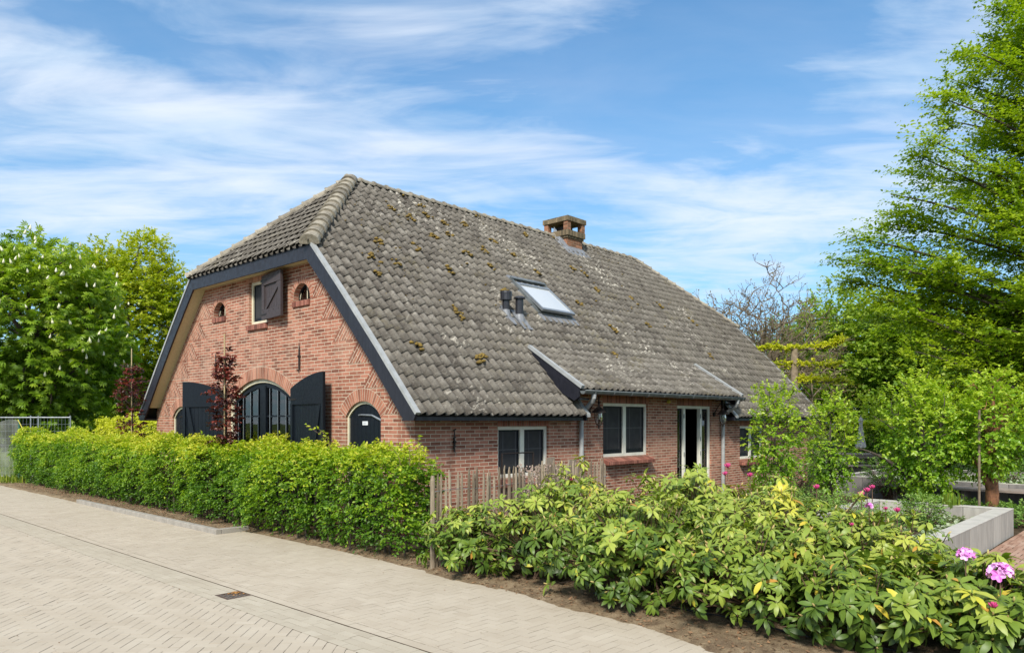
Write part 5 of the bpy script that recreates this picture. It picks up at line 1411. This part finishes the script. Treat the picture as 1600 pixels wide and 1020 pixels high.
tbx('apron',(-.75,-.36,.66),(.6,-.33,.755))
for k in (0,1): tbx('seat',(-1.0,-.95+k*.17,.42),(.7,-.80+k*.17,.46)); tbx('seat',(-.9,.75+k*.17,.42),(.7,.90+k*.17,.46))
tbx('backboard',(-1.2,-.62,.12),(.75,-.59,.38))
for s in (-.6,.45):
    for sg in (-1,1):
        b=MB(); R0=Vector((CO,-SI,0)); Fw=Vector((SI,CO,0)); o=Vector((p.x,p.y,0)); b.beam(o+R0*s+Fw*sg*.85,o+R0*s+Fw*sg*.2+Vector((0,0,.74)),.09,.05); b.build('leg',M['deadwood'],tb)
    tbx('crossbeam',(s-.03,-.9,.33),(s+.03,.95,.415))
q=at(1345,680,25.6); b=MB()
rw=[]
for z,r in ((.98,.15),(1.05,.145),(1.3,.10),(1.55,.07),(1.75,.045),(1.82,.05),(1.9,.07),(1.98,.04),(2.05,.006)):
    rw.append([(q.x+r*(1+.18*math.cos(k*math.pi))*math.cos(k*math.pi/8),q.y+r*(1+.18*math.cos(k*math.pi))*math.sin(k*math.pi/8),z+(.03*math.cos(k*math.pi) if z<1 else 0)) for k in range(16)])
pa=empty('parasol',(q.x,q.y,0),'small closed white parasol standing at the picnic table','parasol')
b.grid(rw,True); b.build('canopy',M['parasol'],pa); b=MB(); b.tube([(q.x,q.y,0),(q.x,q.y,2.1)],.018,8); b.build('pole',M['deadwood'],pa)

# ================================================================ BACKGROUND HEDGE AND ROUND TREE
p=at(1375,700,27.5)
def hedge_cam(name,label,px0,px1,Y,h,th,n,mat,tintb,ls=.09):
    t=empty(name,tuple(at((px0+px1)/2,657,Y)[:2])+(0,),label,'hedge'); w=(px1-px0)/F*Y
    a=at(px0,657,Y); R0=np.array((CO,-SI,0)); Fw=np.array((SI,CO,0)); o=np.array((a.x,a.y,0))
    m1=int(n*.7); r1,r2=rng.random(m1),rng.random(m1); P=o+R0*(r1*w)[:,None]+Fw*(rng.random(m1)[:,None]*.15)+np.array((0,0,1))*(r2*h)[:,None]; D=np.tile(-Fw,(m1,1))
    m2=n-m1; P2=o+R0*(rng.random(m2)*w)[:,None]+Fw*(rng.random(m2)*th)[:,None]+np.array((0,0,h)); D2=np.tile((0,0,1.),(m2,1))
    P=np.concatenate([P,P2]);D=np.concatenate([D,D2]); nz=np.array([mn.noise(Vector(q_*1.4)) for q_ in P]); P=P+D*(nz*.15)[:,None]
    ti=tintb+.3*(P[:,2]/h-.5)+.25*nz+np.where(P[:,2]>h-.15,.25,0)+rng.normal(0,.08,len(P))
    A=sprays(P,D+rvec(len(P),.5),5,.2,ls,ti); leaves('foliage',mat,t,*A)
    b=MB()
    for k in range(int(w/.4)):
        c=o+R0*(k*.4+.2)+Fw*th/2; b.tube([tuple(c),tuple(c+np.array((0,0,h*.9)))],[.025,.01],5)
    b.build('stems',M['bark'],t)
hedge_cam('garden_hedge','clipped green hedge with yellow top behind the picnic table',1322,1425,27.5,1.78,.8,2600,M['hedgeleaf'],.42)
hedge_cam('garden_hedge','dark green hedge in the shade under the big beech tree',1470,1720,24.5,1.6,.8,3000,M['beechleaf'],.12)
sh_at(1365,30.5,.92,2.9,'rounded light green tree standing behind the clipped garden hedge',mat=M['beechleaf'],nt_=800,ls=.10,tint=.55,name='round_tree',cat='tree',length=.25,inner=.5)

# ================================================================ LARGE TREES
Rr=np.array((CO,-SI,0)); Ff=np.array((SI,CO,0))
def big_beech():
    Y=20.5; p=at(1690,657,Y); x,y=p.x,p.y
    t=empty('beech_tree',(x,y,0),'very large beech tree with layered drooping branches at the right edge','tree')
    O=np.array((x,y,0)); ZZ=np.array((0,0,1.))
    tr=[(x,y,-.1),(x,y,2),(x+.1,y,5),(x,y+.1,9),(x,y,13),(x,y,15.5)]; rads=[.42,.36,.30,.2,.1,.03]
    zs=np.array([1.4,2.4,3.5,4.6,5.6,6.6,7.6,8.8,10.2,11.8,13.4,15,16]); rs=np.array([2.7,3.1,3.8,4.6,5.5,5.5,4.3,3.6,3.2,2.8,2.4,1.7,.6])
    ends=[]
    for px_,py_ in ((1293,402),(1312,368),(1300,432),(1338,458),(1326,388),(1366,522),(1350,490),(1372,300),(1388,332),(1412,240),(1395,270),(1442,182),(1428,212),(1466,120),(1452,150),(1482,84),(1500,76),(1530,62),(1570,38),(1355,345),(1385,480),(1405,440),(1410,545),(1432,590),(1455,620),(1345,418)):
        ends.append(np.array(at(px_+20,py_+4,Y+rng.uniform(-1.6,1.2))))
    for i in range(104):
        z=float(np.interp((i+.5)/104,[0,1],[2.7,15.8])); a_=i*2.39996+rng.normal(0,.2)
        if math.cos(a_)>.5 and rng.random()<.55: continue
        r=float(np.interp(z,zs,rs))*rng.uniform(.60,.90); ends.append(O+Rr*math.cos(a_)*r+Ff*math.sin(a_)*r*.95+ZZ*z)
    b=MB(); b.tube(tr,rads,12); T=[];D=[];TI=[]
    for E_ in ends:
        r=np.linalg.norm((E_-O)[:2]); z0=max(1.2,E_[2]-.32*r-rng.uniform(0,.6)); S0=O+ZZ*z0
        mid=(S0+E_)/2+ZZ*(.10*r)+rng.normal(0,.15,3); pts=np.array(bez(S0,mid,E_,11)); r0=.018+.011*r
        b.tube([tuple(q) for q in pts],[r0*(1-.085*k) for k in range(11)],5,cap=False)
        out=unit((E_-S0)[None,:])[0]; lat=np.cross(out,ZZ); lat/=np.linalg.norm(lat); tb=rng.normal(0,.09)
        m=int(9+r*5.2)
        for k in range(m):
            f=1-rng.random()**1.15*.82; q=np.array([np.interp(f*10,range(11),pts[:,c]) for c in range(3)])
            w=.95*(1-f)**.6*min(1,r/4)+.06; l=rng.normal(0,w*.55); p_=q+lat*l-ZZ*(abs(l)*.22)+ZZ*rng.normal(0,.10)-out*abs(l)*.3
            T.append(p_); D.append(out*.9+lat*(l*.8)+rng.normal(0,.22,3)+ZZ*rng.normal(.05,.12)); TI.append(.60+tb+.16*f+rng.normal(0,.07))
            if k%3==0: b.tube([tuple(q),tuple((q+p_)/2+ZZ*.04),tuple(p_)],[.010,.007,.003],4,cap=False)
    b.build('trunk',M['bark'],t,smooth=True)
    T=np.array(T);D=np.array(D);TI=np.array(TI); n=len(T); parts=[]
    for k in range(5):
        A=sprays(T+rvec(n,.17)*np.array((1,1,.6)),D+rvec(n,.36)*np.array((1,1,.35)),13,.58,.125,TI+.03*(k-2),.35,.24,up=1.0); parts.append(A)
    A=[np.concatenate(q) for q in zip(*parts)]
    leaves('crown',M['beechleaf'],t,*A,tmpl=diaT)
big_beech()
def broadleaf(name,label,px,Y,rx,ry,zc,rz,mat,nt_,nl,ls,tint,trunk_r,tmpl=diaT,length=.4,limbs=12,lump=.22,bark=M['bark'],fork=None,inner=.55,zlo=-1,group=None,mult=2,maxt=260,trunk_px=None):
    p=at(px,657,Y); x,y=p.x,p.y; t=empty(name,(x,y,0),label,'tree',group)
    T,d,q=ell_tips((x,y,zc),(rx,ry,rz),nt_,inner,zlo,seed=px*.37+Y,lump=lump); k=T[:,2]>.7; T=T[k];d=d[k];q=q[k]
    f0=fork or zc-rz*.6
    tr=[(x,y,-.1),(x+.05,y,f0*.5),(x-.03,y+.04,f0),(x+.05,y,zc),(x,y,zc+rz*.6)]; rads=[trunk_r*1.2,trunk_r,trunk_r*.85,trunk_r*.5,trunk_r*.12]
    L=[np.array((x+math.cos(a)*rx*.62,y+math.sin(a)*ry*.62,zc+rz*h)) for a,h in zip(np.arange(limbs)*2.4,np.linspace(-.55,.75,limbs))]
    skeleton(tr,rads,L,T,.014*max(1,trunk_r/.15),6,trunk_r*.45,maxtips=maxt,lean=.7).build('trunk',bark,t,smooth=True)
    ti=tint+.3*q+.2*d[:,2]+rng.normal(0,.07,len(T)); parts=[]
    for m in range(mult): parts.append(sprays(T+rvec(len(T),.18),d*np.array((1,1,.6))+np.array((0,0,.25))+rvec(len(T),.45),nl,length,ls,ti,.45,.2))
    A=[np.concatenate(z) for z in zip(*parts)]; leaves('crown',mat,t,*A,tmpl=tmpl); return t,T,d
# horse chestnut with blossom candles
ct,T,d=broadleaf('chestnut_tree','horse chestnut covered in upright white blossom candles, at the left edge','52' and 44,29,3.35,3.3,4.95,3.85,M['chestnutleaf'],2100,4,.25,.50,.28,tmpl=PALM,length=.4,lump=.10,inner=.4,mult=2)
vw=np.array((SI*0-1,0,0)); tocam=unit((np.array(co_cam:=(cam2h(0,0)[0],cam2h(0,0)[1],1.9))-np.array((ct.location.x,ct.location.y,4)))[None,:])[0]
rad_=np.linalg.norm((T-np.array((ct.location.x,ct.location.y,4.95)))/np.array((3.35,3.3,3.85)),axis=1); k=(d@tocam>.15)&(d[:,2]>-.4)&(rad_>.93); S_=T[k]; S_=S_[rng.choice(len(S_),min(98,len(S_)),False)]
b=MB(); b.lathe((0,0,0),[(.01,0),(.05,.03),(.06,.08),(.045,.15),(.025,.22),(.004,.28)],7)
cm=b.build('blossom',M['candle'],None,smooth=False); cm.parent=ct
for i,s in enumerate(S_):
    o=cm if i==0 else cm.copy()
    if i: COL.objects.link(o); o.parent=ct
    dd=(s-np.array((ct.location.x,ct.location.y,4.95))); dd/=np.linalg.norm(dd)
    o.location=Vector(s)-ct.location+Vector(dd)*.36+Vector((0,0,.12)); o.rotation_euler=(rng.normal(0,.2),rng.normal(0,.2),0); sc=rng.uniform(.5,.85); o.scale=(sc,sc,sc)
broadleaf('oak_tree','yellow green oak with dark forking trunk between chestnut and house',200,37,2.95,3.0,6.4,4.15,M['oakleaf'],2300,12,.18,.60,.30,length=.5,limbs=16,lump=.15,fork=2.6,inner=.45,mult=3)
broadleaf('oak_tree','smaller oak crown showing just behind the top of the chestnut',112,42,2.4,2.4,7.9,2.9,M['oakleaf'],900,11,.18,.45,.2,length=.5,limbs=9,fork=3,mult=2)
# distant tree line
far=[(1318,52,4.0,6.0,5.2,.62,'light green distant tree just right of the trained lime'),(1372,55,4.2,5.6,5.0,.50,'mid green distant tree above the round tree'),
     (1425,50,4.0,5.2,4.6,.55,'yellow green distant tree left of the big beech'),(1490,48,4.5,4.6,4.6,.25,'dark distant tree seen under the beech branches'),(1580,46,5.0,4.6,4.6,.2,'dark distant tree at the right under the beech'),
     (1240,60,3.6,5.2,4.2,.30,'dark green distant tree behind the trained lime'),
     (60,60,6,3.6,3.6,.3,'dark distant tree below the chestnut crown'),(180,62,5,2.8,3.2,.85,'pale yellow distant tree seen past the oak trunk'),(-60,55,6,4.2,4.2,.3,'dark distant tree at the far left edge'),(260,64,5,3.0,3.4,.6,'green distant tree low behind the farmhouse corner')]
for px,Y,r,zc,rz,ti,lab in far: broadleaf('distant_tree',lab,px,Y,r,r,zc,rz,M['farleaf'],1000,8,.30,ti,.2,length=.7,limbs=6,mult=3,lump=.14,maxt=60,group='trees beyond the garden')
# brownish sparse conifers behind the trained tree
for px,Y,r,h,lab in ((1205,34,1.7,5.6,'sparse brownish tree close to the roof verge behind the trained lime'),(1268,35,1.8,5.4,'sparse brownish tree behind the middle of the trained lime'),(1150,36,1.5,5.8,'low sparse brownish tree at the foot of the bare tree')):
    broadleaf('brown_tree',lab,px,Y,r,r,h*.55,h*.45,M['brownleaf'],330,8,.10,.40,.1,length=.5,limbs=8,mult=1,maxt=200,bark=M['barkpale'],group='brownish trees behind the house')
# bare, barely leafing tree
def bare():
    global rng
    keep=rng; rng=np.random.default_rng(21)
    Y=34; p=at(1190,657,Y); x,y=p.x,p.y; t=empty('walnut_tree',(x,y,0),'nearly bare tree with fine spreading twigs rising behind the roof','tree')
    zc=at(0,560,Y).z; rz=at(0,436,Y).z-zc-.1; r=2.95
    T,d,q=ell_tips((x,y,zc),(r,r,rz),1100,.72,-.35,lump=.30)
    L=[np.array((x+math.cos(a)*r*.6,y+math.sin(a)*r*.6,zc+rz*h)) for a,h in zip(np.arange(17)*2.4,np.linspace(-.35,.72,17))]
    b=skeleton([(x,y,-.1),(x+.05,y,1.2),(x-.05,y,2.3),(x,y+.1,zc-.6),(x+.1,y,zc+rz*.35)],[.26,.22,.19,.13,.04],L,T,.017,6,.10,maxtips=1000,lean=.9)
    P=[]
    for tp,dd in zip(T,d):
        for k in range(3):
            e=unit((dd*.8+rng.normal(0,.55,3)+np.array((0,0,.35)))[None,:])[0]*rng.uniform(.2,.5); m=tp+e*.5+rng.normal(0,.03,3)
            b.tube([tuple(tp),tuple(m),tuple(tp+e)],[.009,.008,.006],3,cap=False); P.append(tp+e)
    b.build('trunk',M['barkpale'],t,smooth=True)
    P=np.array(P); P=P[rng.random(len(P))<.55]; n=len(P)
    leaves('young_leaves',M['brownleaf'],t,P,rvec(n),rvec(n),.10*rng.uniform(.6,1.2,n),rng.random(n)*.6,tmpl=diaT)
    rng=keep
bare()
# trained lime with three flat tiers
Y=24.5; p=at(1241,657,Y); x,y=p.x,p.y
t=empty('trained_lime',(x,y,0),'trained lime tree with three flat horizontal tiers of yellow leaves','tree')
b=MB(); b.tube([(x,y,-.1),(x,y,2.2),(x+.02,y,at(0,545,Y).z)],[.17,.13,.10],10); P=[];D=[]
def P3(px,py): return np.array(at(px,py,Y))
for pts in (([1184,549],[1210,545],[1241,547],[1280,545],[1302,540],[1320,532]),([1203,573],[1241,572],[1285,573],[1316,572]),([1243,597],[1265,595],[1300,598],[1325,597])):
    w=[P3(*q) for q in pts]; b.tube([tuple(q) for q in w],.035,6)
    for i in range(len(w)-1):
        m=52; f=rng.random(m)[:,None]; q=w[i]*(1-f)+w[i+1]*f; P.append(q+rng.normal(0,1,(m,3))*np.array((.07,.07,.05))+np.array((0,0,.08)))
P=np.concatenate(P); D=rvec(len(P))+np.array((0,0,.6)); A=sprays(P,D,7,.10,.10,np.clip(rng.normal(.6,.18,len(P)),0,1),.5,.1)
b.build('trunk',M['barkpale'],t,smooth=True); leaves('crown',M['limeleaf'],t,*A,tmpl=LEAF)

# ================================================================ CONSTRUCTION FENCE (far left)
Y=23.6; o=at(31,657,Y); fe=empty('mesh_fence',(o.x,o.y,0),'galvanised temporary mesh fence at the far left edge','fence')
def W3(px,z,dY=0): q=at(px,657,Y+dY); return (q.x,q.y,z)
zt_=at(0,652,Y).z
b=MB(); b.tube([W3(-260,zt_),W3(110,zt_)],.021,8); b.tube([W3(-260,.15),W3(110,.15)],.018,8); b.build('rail',M['galv'],fe)
for px in (-250,-120,-110,48,60,110):
    b=MB(); b.tube([W3(px,0),W3(px,zt_+.06)],.021,8); b.build('post',M['galv'],fe)
b=MB()
for px in np.arange(-250,110,5.5): b.tube([W3(px,.15),W3(px,zt_)],.0028,3,cap=False)
for z in np.arange(.25,zt_,.22): b.tube([W3(-250,z),W3(110,z)],.0028,3,cap=False)
b.build('wire_mesh',M['galv'],fe)
b=MB(); b.tube([W3(30,0,-.3),W3(30,1.95,-.3)],.028,8); o=b.build('green_post',M['greenpost']); tag(o,'thin green metal post where the net is tied','post')
nb=MB(); rows_=[]
for k,z in enumerate(np.linspace(.12,1.95,14)):
    r_=[]
    for j,px in enumerate(np.linspace(-110,30,22)):
        sag=-.16*math.sin(min(1,(j/21))*math.pi*2.2)**2*(z/1.95)
        r_.append(Vector(W3(px-(.25*22 if False else 0),z+sag,-.34-.10*math.sin(j*1.1+z)-.04*math.sin(z*5+j))))
    rows_.append(r_)
nb.grid(rows_); o=nb.build('windbreak_net',M['net'],None,smooth=True); tag(o,'sagging translucent grey windbreak net hung on the mesh fence','net')
b=MB(); b.tube([W3(28,1.93,-.4),W3(38,1.55,-.6),W3(50,1.25,-.8)],.012,5); o=b.build('strap',M['yellow']); tag(o,'pale yellow tie strap slanting from fence top to hedge','strap')
# rough grass along that fence
n=5200; P=np.stack([rng.uniform(-160,45,n),rng.uniform(22.2,28,n)],1); W_=np.array([tuple(at(a,657,c)[:2])+(0.,) for a,c in P]); a=rng.uniform(0,6.28,n)
W_=W_[W_[:,0]>-1.75]; n=len(W_); a=a[:n]
g_=leaves('grass',M['grassblade'],None,W_-np.array((0,0,.02)),np.stack([np.cos(a)*.5,np.sin(a)*.5,np.ones(n)],1),np.stack([np.cos(a),np.sin(a),np.zeros(n)],1),.22*rng.uniform(.5,1.4,n),np.clip(rng.normal(.55,.22,n),0,1),tmpl=(RH[0]*np.array([.35,1,1]),RH[1])); tag(g_,'rough green grass at the foot of the mesh fence','grass',kind='stuff')
# irrigation hose along the sand
b=MB(); pts=[(-1.05+.05*math.sin(v*2.1),v,.055+.01*math.sin(v*5)) for v in np.arange(-8.6,-4.2,.12)]; b.tube(pts,.009,6); o=b.build('drip_hose',M['hose']); tag(o,'thin black irrigation hose lying on the sand under the rhododendrons','hose')
SUN_E=3.2; SUN_A=R_(10); SKY_S=.13; EXPO=.72
CLOUD_L=(4.5,4.75,5.2); CLOUD_D=(2.9,3.8,4.8); SKY_TINT=(.10,.62,.84)
BLOBS=[(190,150,420,55,-.25,.28),(700,235,340,45,-.2,.22),(980,275,280,36,-.3,.22),(40,300,220,90,0,.22),(1250,340,280,100,.2,.26),(380,190,160,30,-.35,.10),(600,330,300,70,0,.14),
       (1130,70,330,105,.3,-.32),(120,30,300,36,-.15,-.22),(1300,230,140,60,.3,-.08),(500,90,250,40,-.2,-.05),(1500,60,120,60,0,.18),(960,300,120,30,-.2,-.08),(640,40,200,50,0,.08)]
# ================================================================ CAMERA, LIGHT, SKY
cam=bpy.data.cameras.new('camera'); co=bpy.data.objects.new('camera',cam); COL.objects.link(co)
cu,cv=cam2h(0,0); co.location=(cu,cv,H); co.rotation_euler=(R_(90),0,R_(-47.07))
cam.sensor_width=36; cam.lens=F/1600*36; cam.shift_y=(657-510)/1600; cam.clip_end=3000; cam.clip_start=.05
scene.camera=co
SUN_EL=R_(41)
# sun direction (towards the sun) given in the camera-aligned frame, turned into house axes
sx,sy=-.24,-.97
o_=Vector(cam2h(0,0)); s_=Vector(cam2h(sx,sy))-o_; s_.normalize()
sd=Vector((s_.x*math.cos(SUN_EL),s_.y*math.cos(SUN_EL),math.sin(SUN_EL)))
L=bpy.data.lights.new('sun','SUN'); L.energy=SUN_E; L.angle=SUN_A; L.color=(1,.93,.82)
lo_=bpy.data.objects.new('sun',L); COL.objects.link(lo_); lo_.rotation_euler=sd.to_track_quat('Z','Y').to_euler()
w=bpy.data.worlds.new('World'); scene.world=w; w.use_nodes=True; nt=NT(w.node_tree); bg=nt.n['Background']
sky=nt.new('ShaderNodeTexSky'); sky.sky_type='NISHITA'; sky.sun_disc=False; sky.sun_elevation=SUN_EL
sky.sun_rotation=math.atan2(sd.x,sd.y)
sky.air_density=1.0; sky.dust_density=.6; sky.ozone_density=3
tc=nt.new('ShaderNodeTexCoord'); sep=nt.new('ShaderNodeSeparateXYZ')
# turn the sky frame so that azimuth 0 is the way the camera looks
rot=nt.mapping(tc.outputs['Generated'], rot=(0,0,R_(47.07)))
nt.l.new(rot, sep.inputs[0]); X,Y,Z=sep.outputs
az=nt.math('ARCTAN2',X,Y); el=nt.math('ARCSINE',Z)
zz=nt.math('ADD',nt.math('MAXIMUM',Z,0),.10)
comb=nt.new('ShaderNodeCombineXYZ'); nt.l.new(nt.math('DIVIDE',X,zz),comb.inputs[0]); nt.l.new(nt.math('DIVIDE',Y,zz),comb.inputs[1])
P=comb.outputs[0]
n1=nt.noise(nt.mapping(P,(.8,1.3,1),(0,0,.5)),1.7,9,.56,1.8)
n2=nt.noise(nt.mapping(P,(1.0,3.0,1),(0,0,.35)),1.7,8,.58,1.3)
n3=nt.noise(nt.mapping(P,(1.0,1.6,1),(0,0,-.3)),.45,4,.5)
def blob_(px,py,rx,ry,ang,amp):
    a=math.atan((px-800)/F); e=math.atan((657-py)/math.hypot(F,px-800)); rx/=F; ry/=F
    dx=nt.math('SUBTRACT',az,a); dy=nt.math('SUBTRACT',el,e); c_,s__=math.cos(ang),math.sin(ang)
    u=nt.math('DIVIDE',nt.math('ADD',nt.math('MULTIPLY',dx,c_),nt.math('MULTIPLY',dy,s__)),rx)
    v=nt.math('DIVIDE',nt.math('SUBTRACT',nt.math('MULTIPLY',dy,c_),nt.math('MULTIPLY',dx,s__)),ry)
    d=nt.math('ADD',nt.math('MULTIPLY',u,u),nt.math('MULTIPLY',v,v))
    return nt.math('MULTIPLY',nt.math('EXPONENT',nt.math('MULTIPLY',d,-1)),amp)
tot=None
for bl in BLOBS:
    q=blob_(*bl); tot=q if tot is None else nt.math('ADD',tot,q)
f=nt.math('ADD',nt.math('ADD',nt.math('MULTIPLY',n1,.75),nt.math('MULTIPLY',n2,.62)),nt.math('MULTIPLY',n3,.35))
f=nt.math('ADD',f,tot)
# unseen cloud added overhead and behind the viewer to whiten the fill light
f=nt.math('ADD',f,nt.math('MAXIMUM',nt.maprange(el,.6,.95,0,.3,True),nt.maprange(nt.math('ABSOLUTE',az),.9,1.5,0,.3,True)))
cover=nt.maprange(f,.50,1.34,.02,.90,True)
# thin veil near the horizon
veil=nt.maprange(el,0,.6,.7,.1)
cover=nt.math('MAXIMUM',cover,nt.math('MULTIPLY',veil,nt.maprange(n1,.3,.7,.75,1)))
ccol=nt.ramp(nt.noise(nt.mapping(P,(.8,2.0,1)),1.1,6,.6),[(.3,CLOUD_D),(.65,CLOUD_L)])
ccol=nt.mix(nt.maprange(el,.15,.0,0,.2),ccol,CLOUD_L)
skyc=nt.mix(1,sky.outputs[0],SKY_TINT,'MULTIPLY')
nt.put(bg.inputs[0],nt.mix(cover,skyc,ccol)); bg.inputs[1].default_value=SKY_S
vs=scene.view_settings; scene.display_settings.display_device='sRGB'
vs.view_transform='Standard'; vs.look='None'; vs.gamma=1; vs.use_curve_mapping=False; vs.exposure=EXPO
scene.cycles.max_bounces=7; scene.cycles.diffuse_bounces=3; scene.cycles.glossy_bounces=3; scene.cycles.transparent_max_bounces=10; scene.cycles.transmission_bounces=3
scene.cycles.use_denoising=True; scene.cycles.caustics_reflective=False; scene.cycles.caustics_refractive=False
scene.cycles.sample_clamp_indirect=8
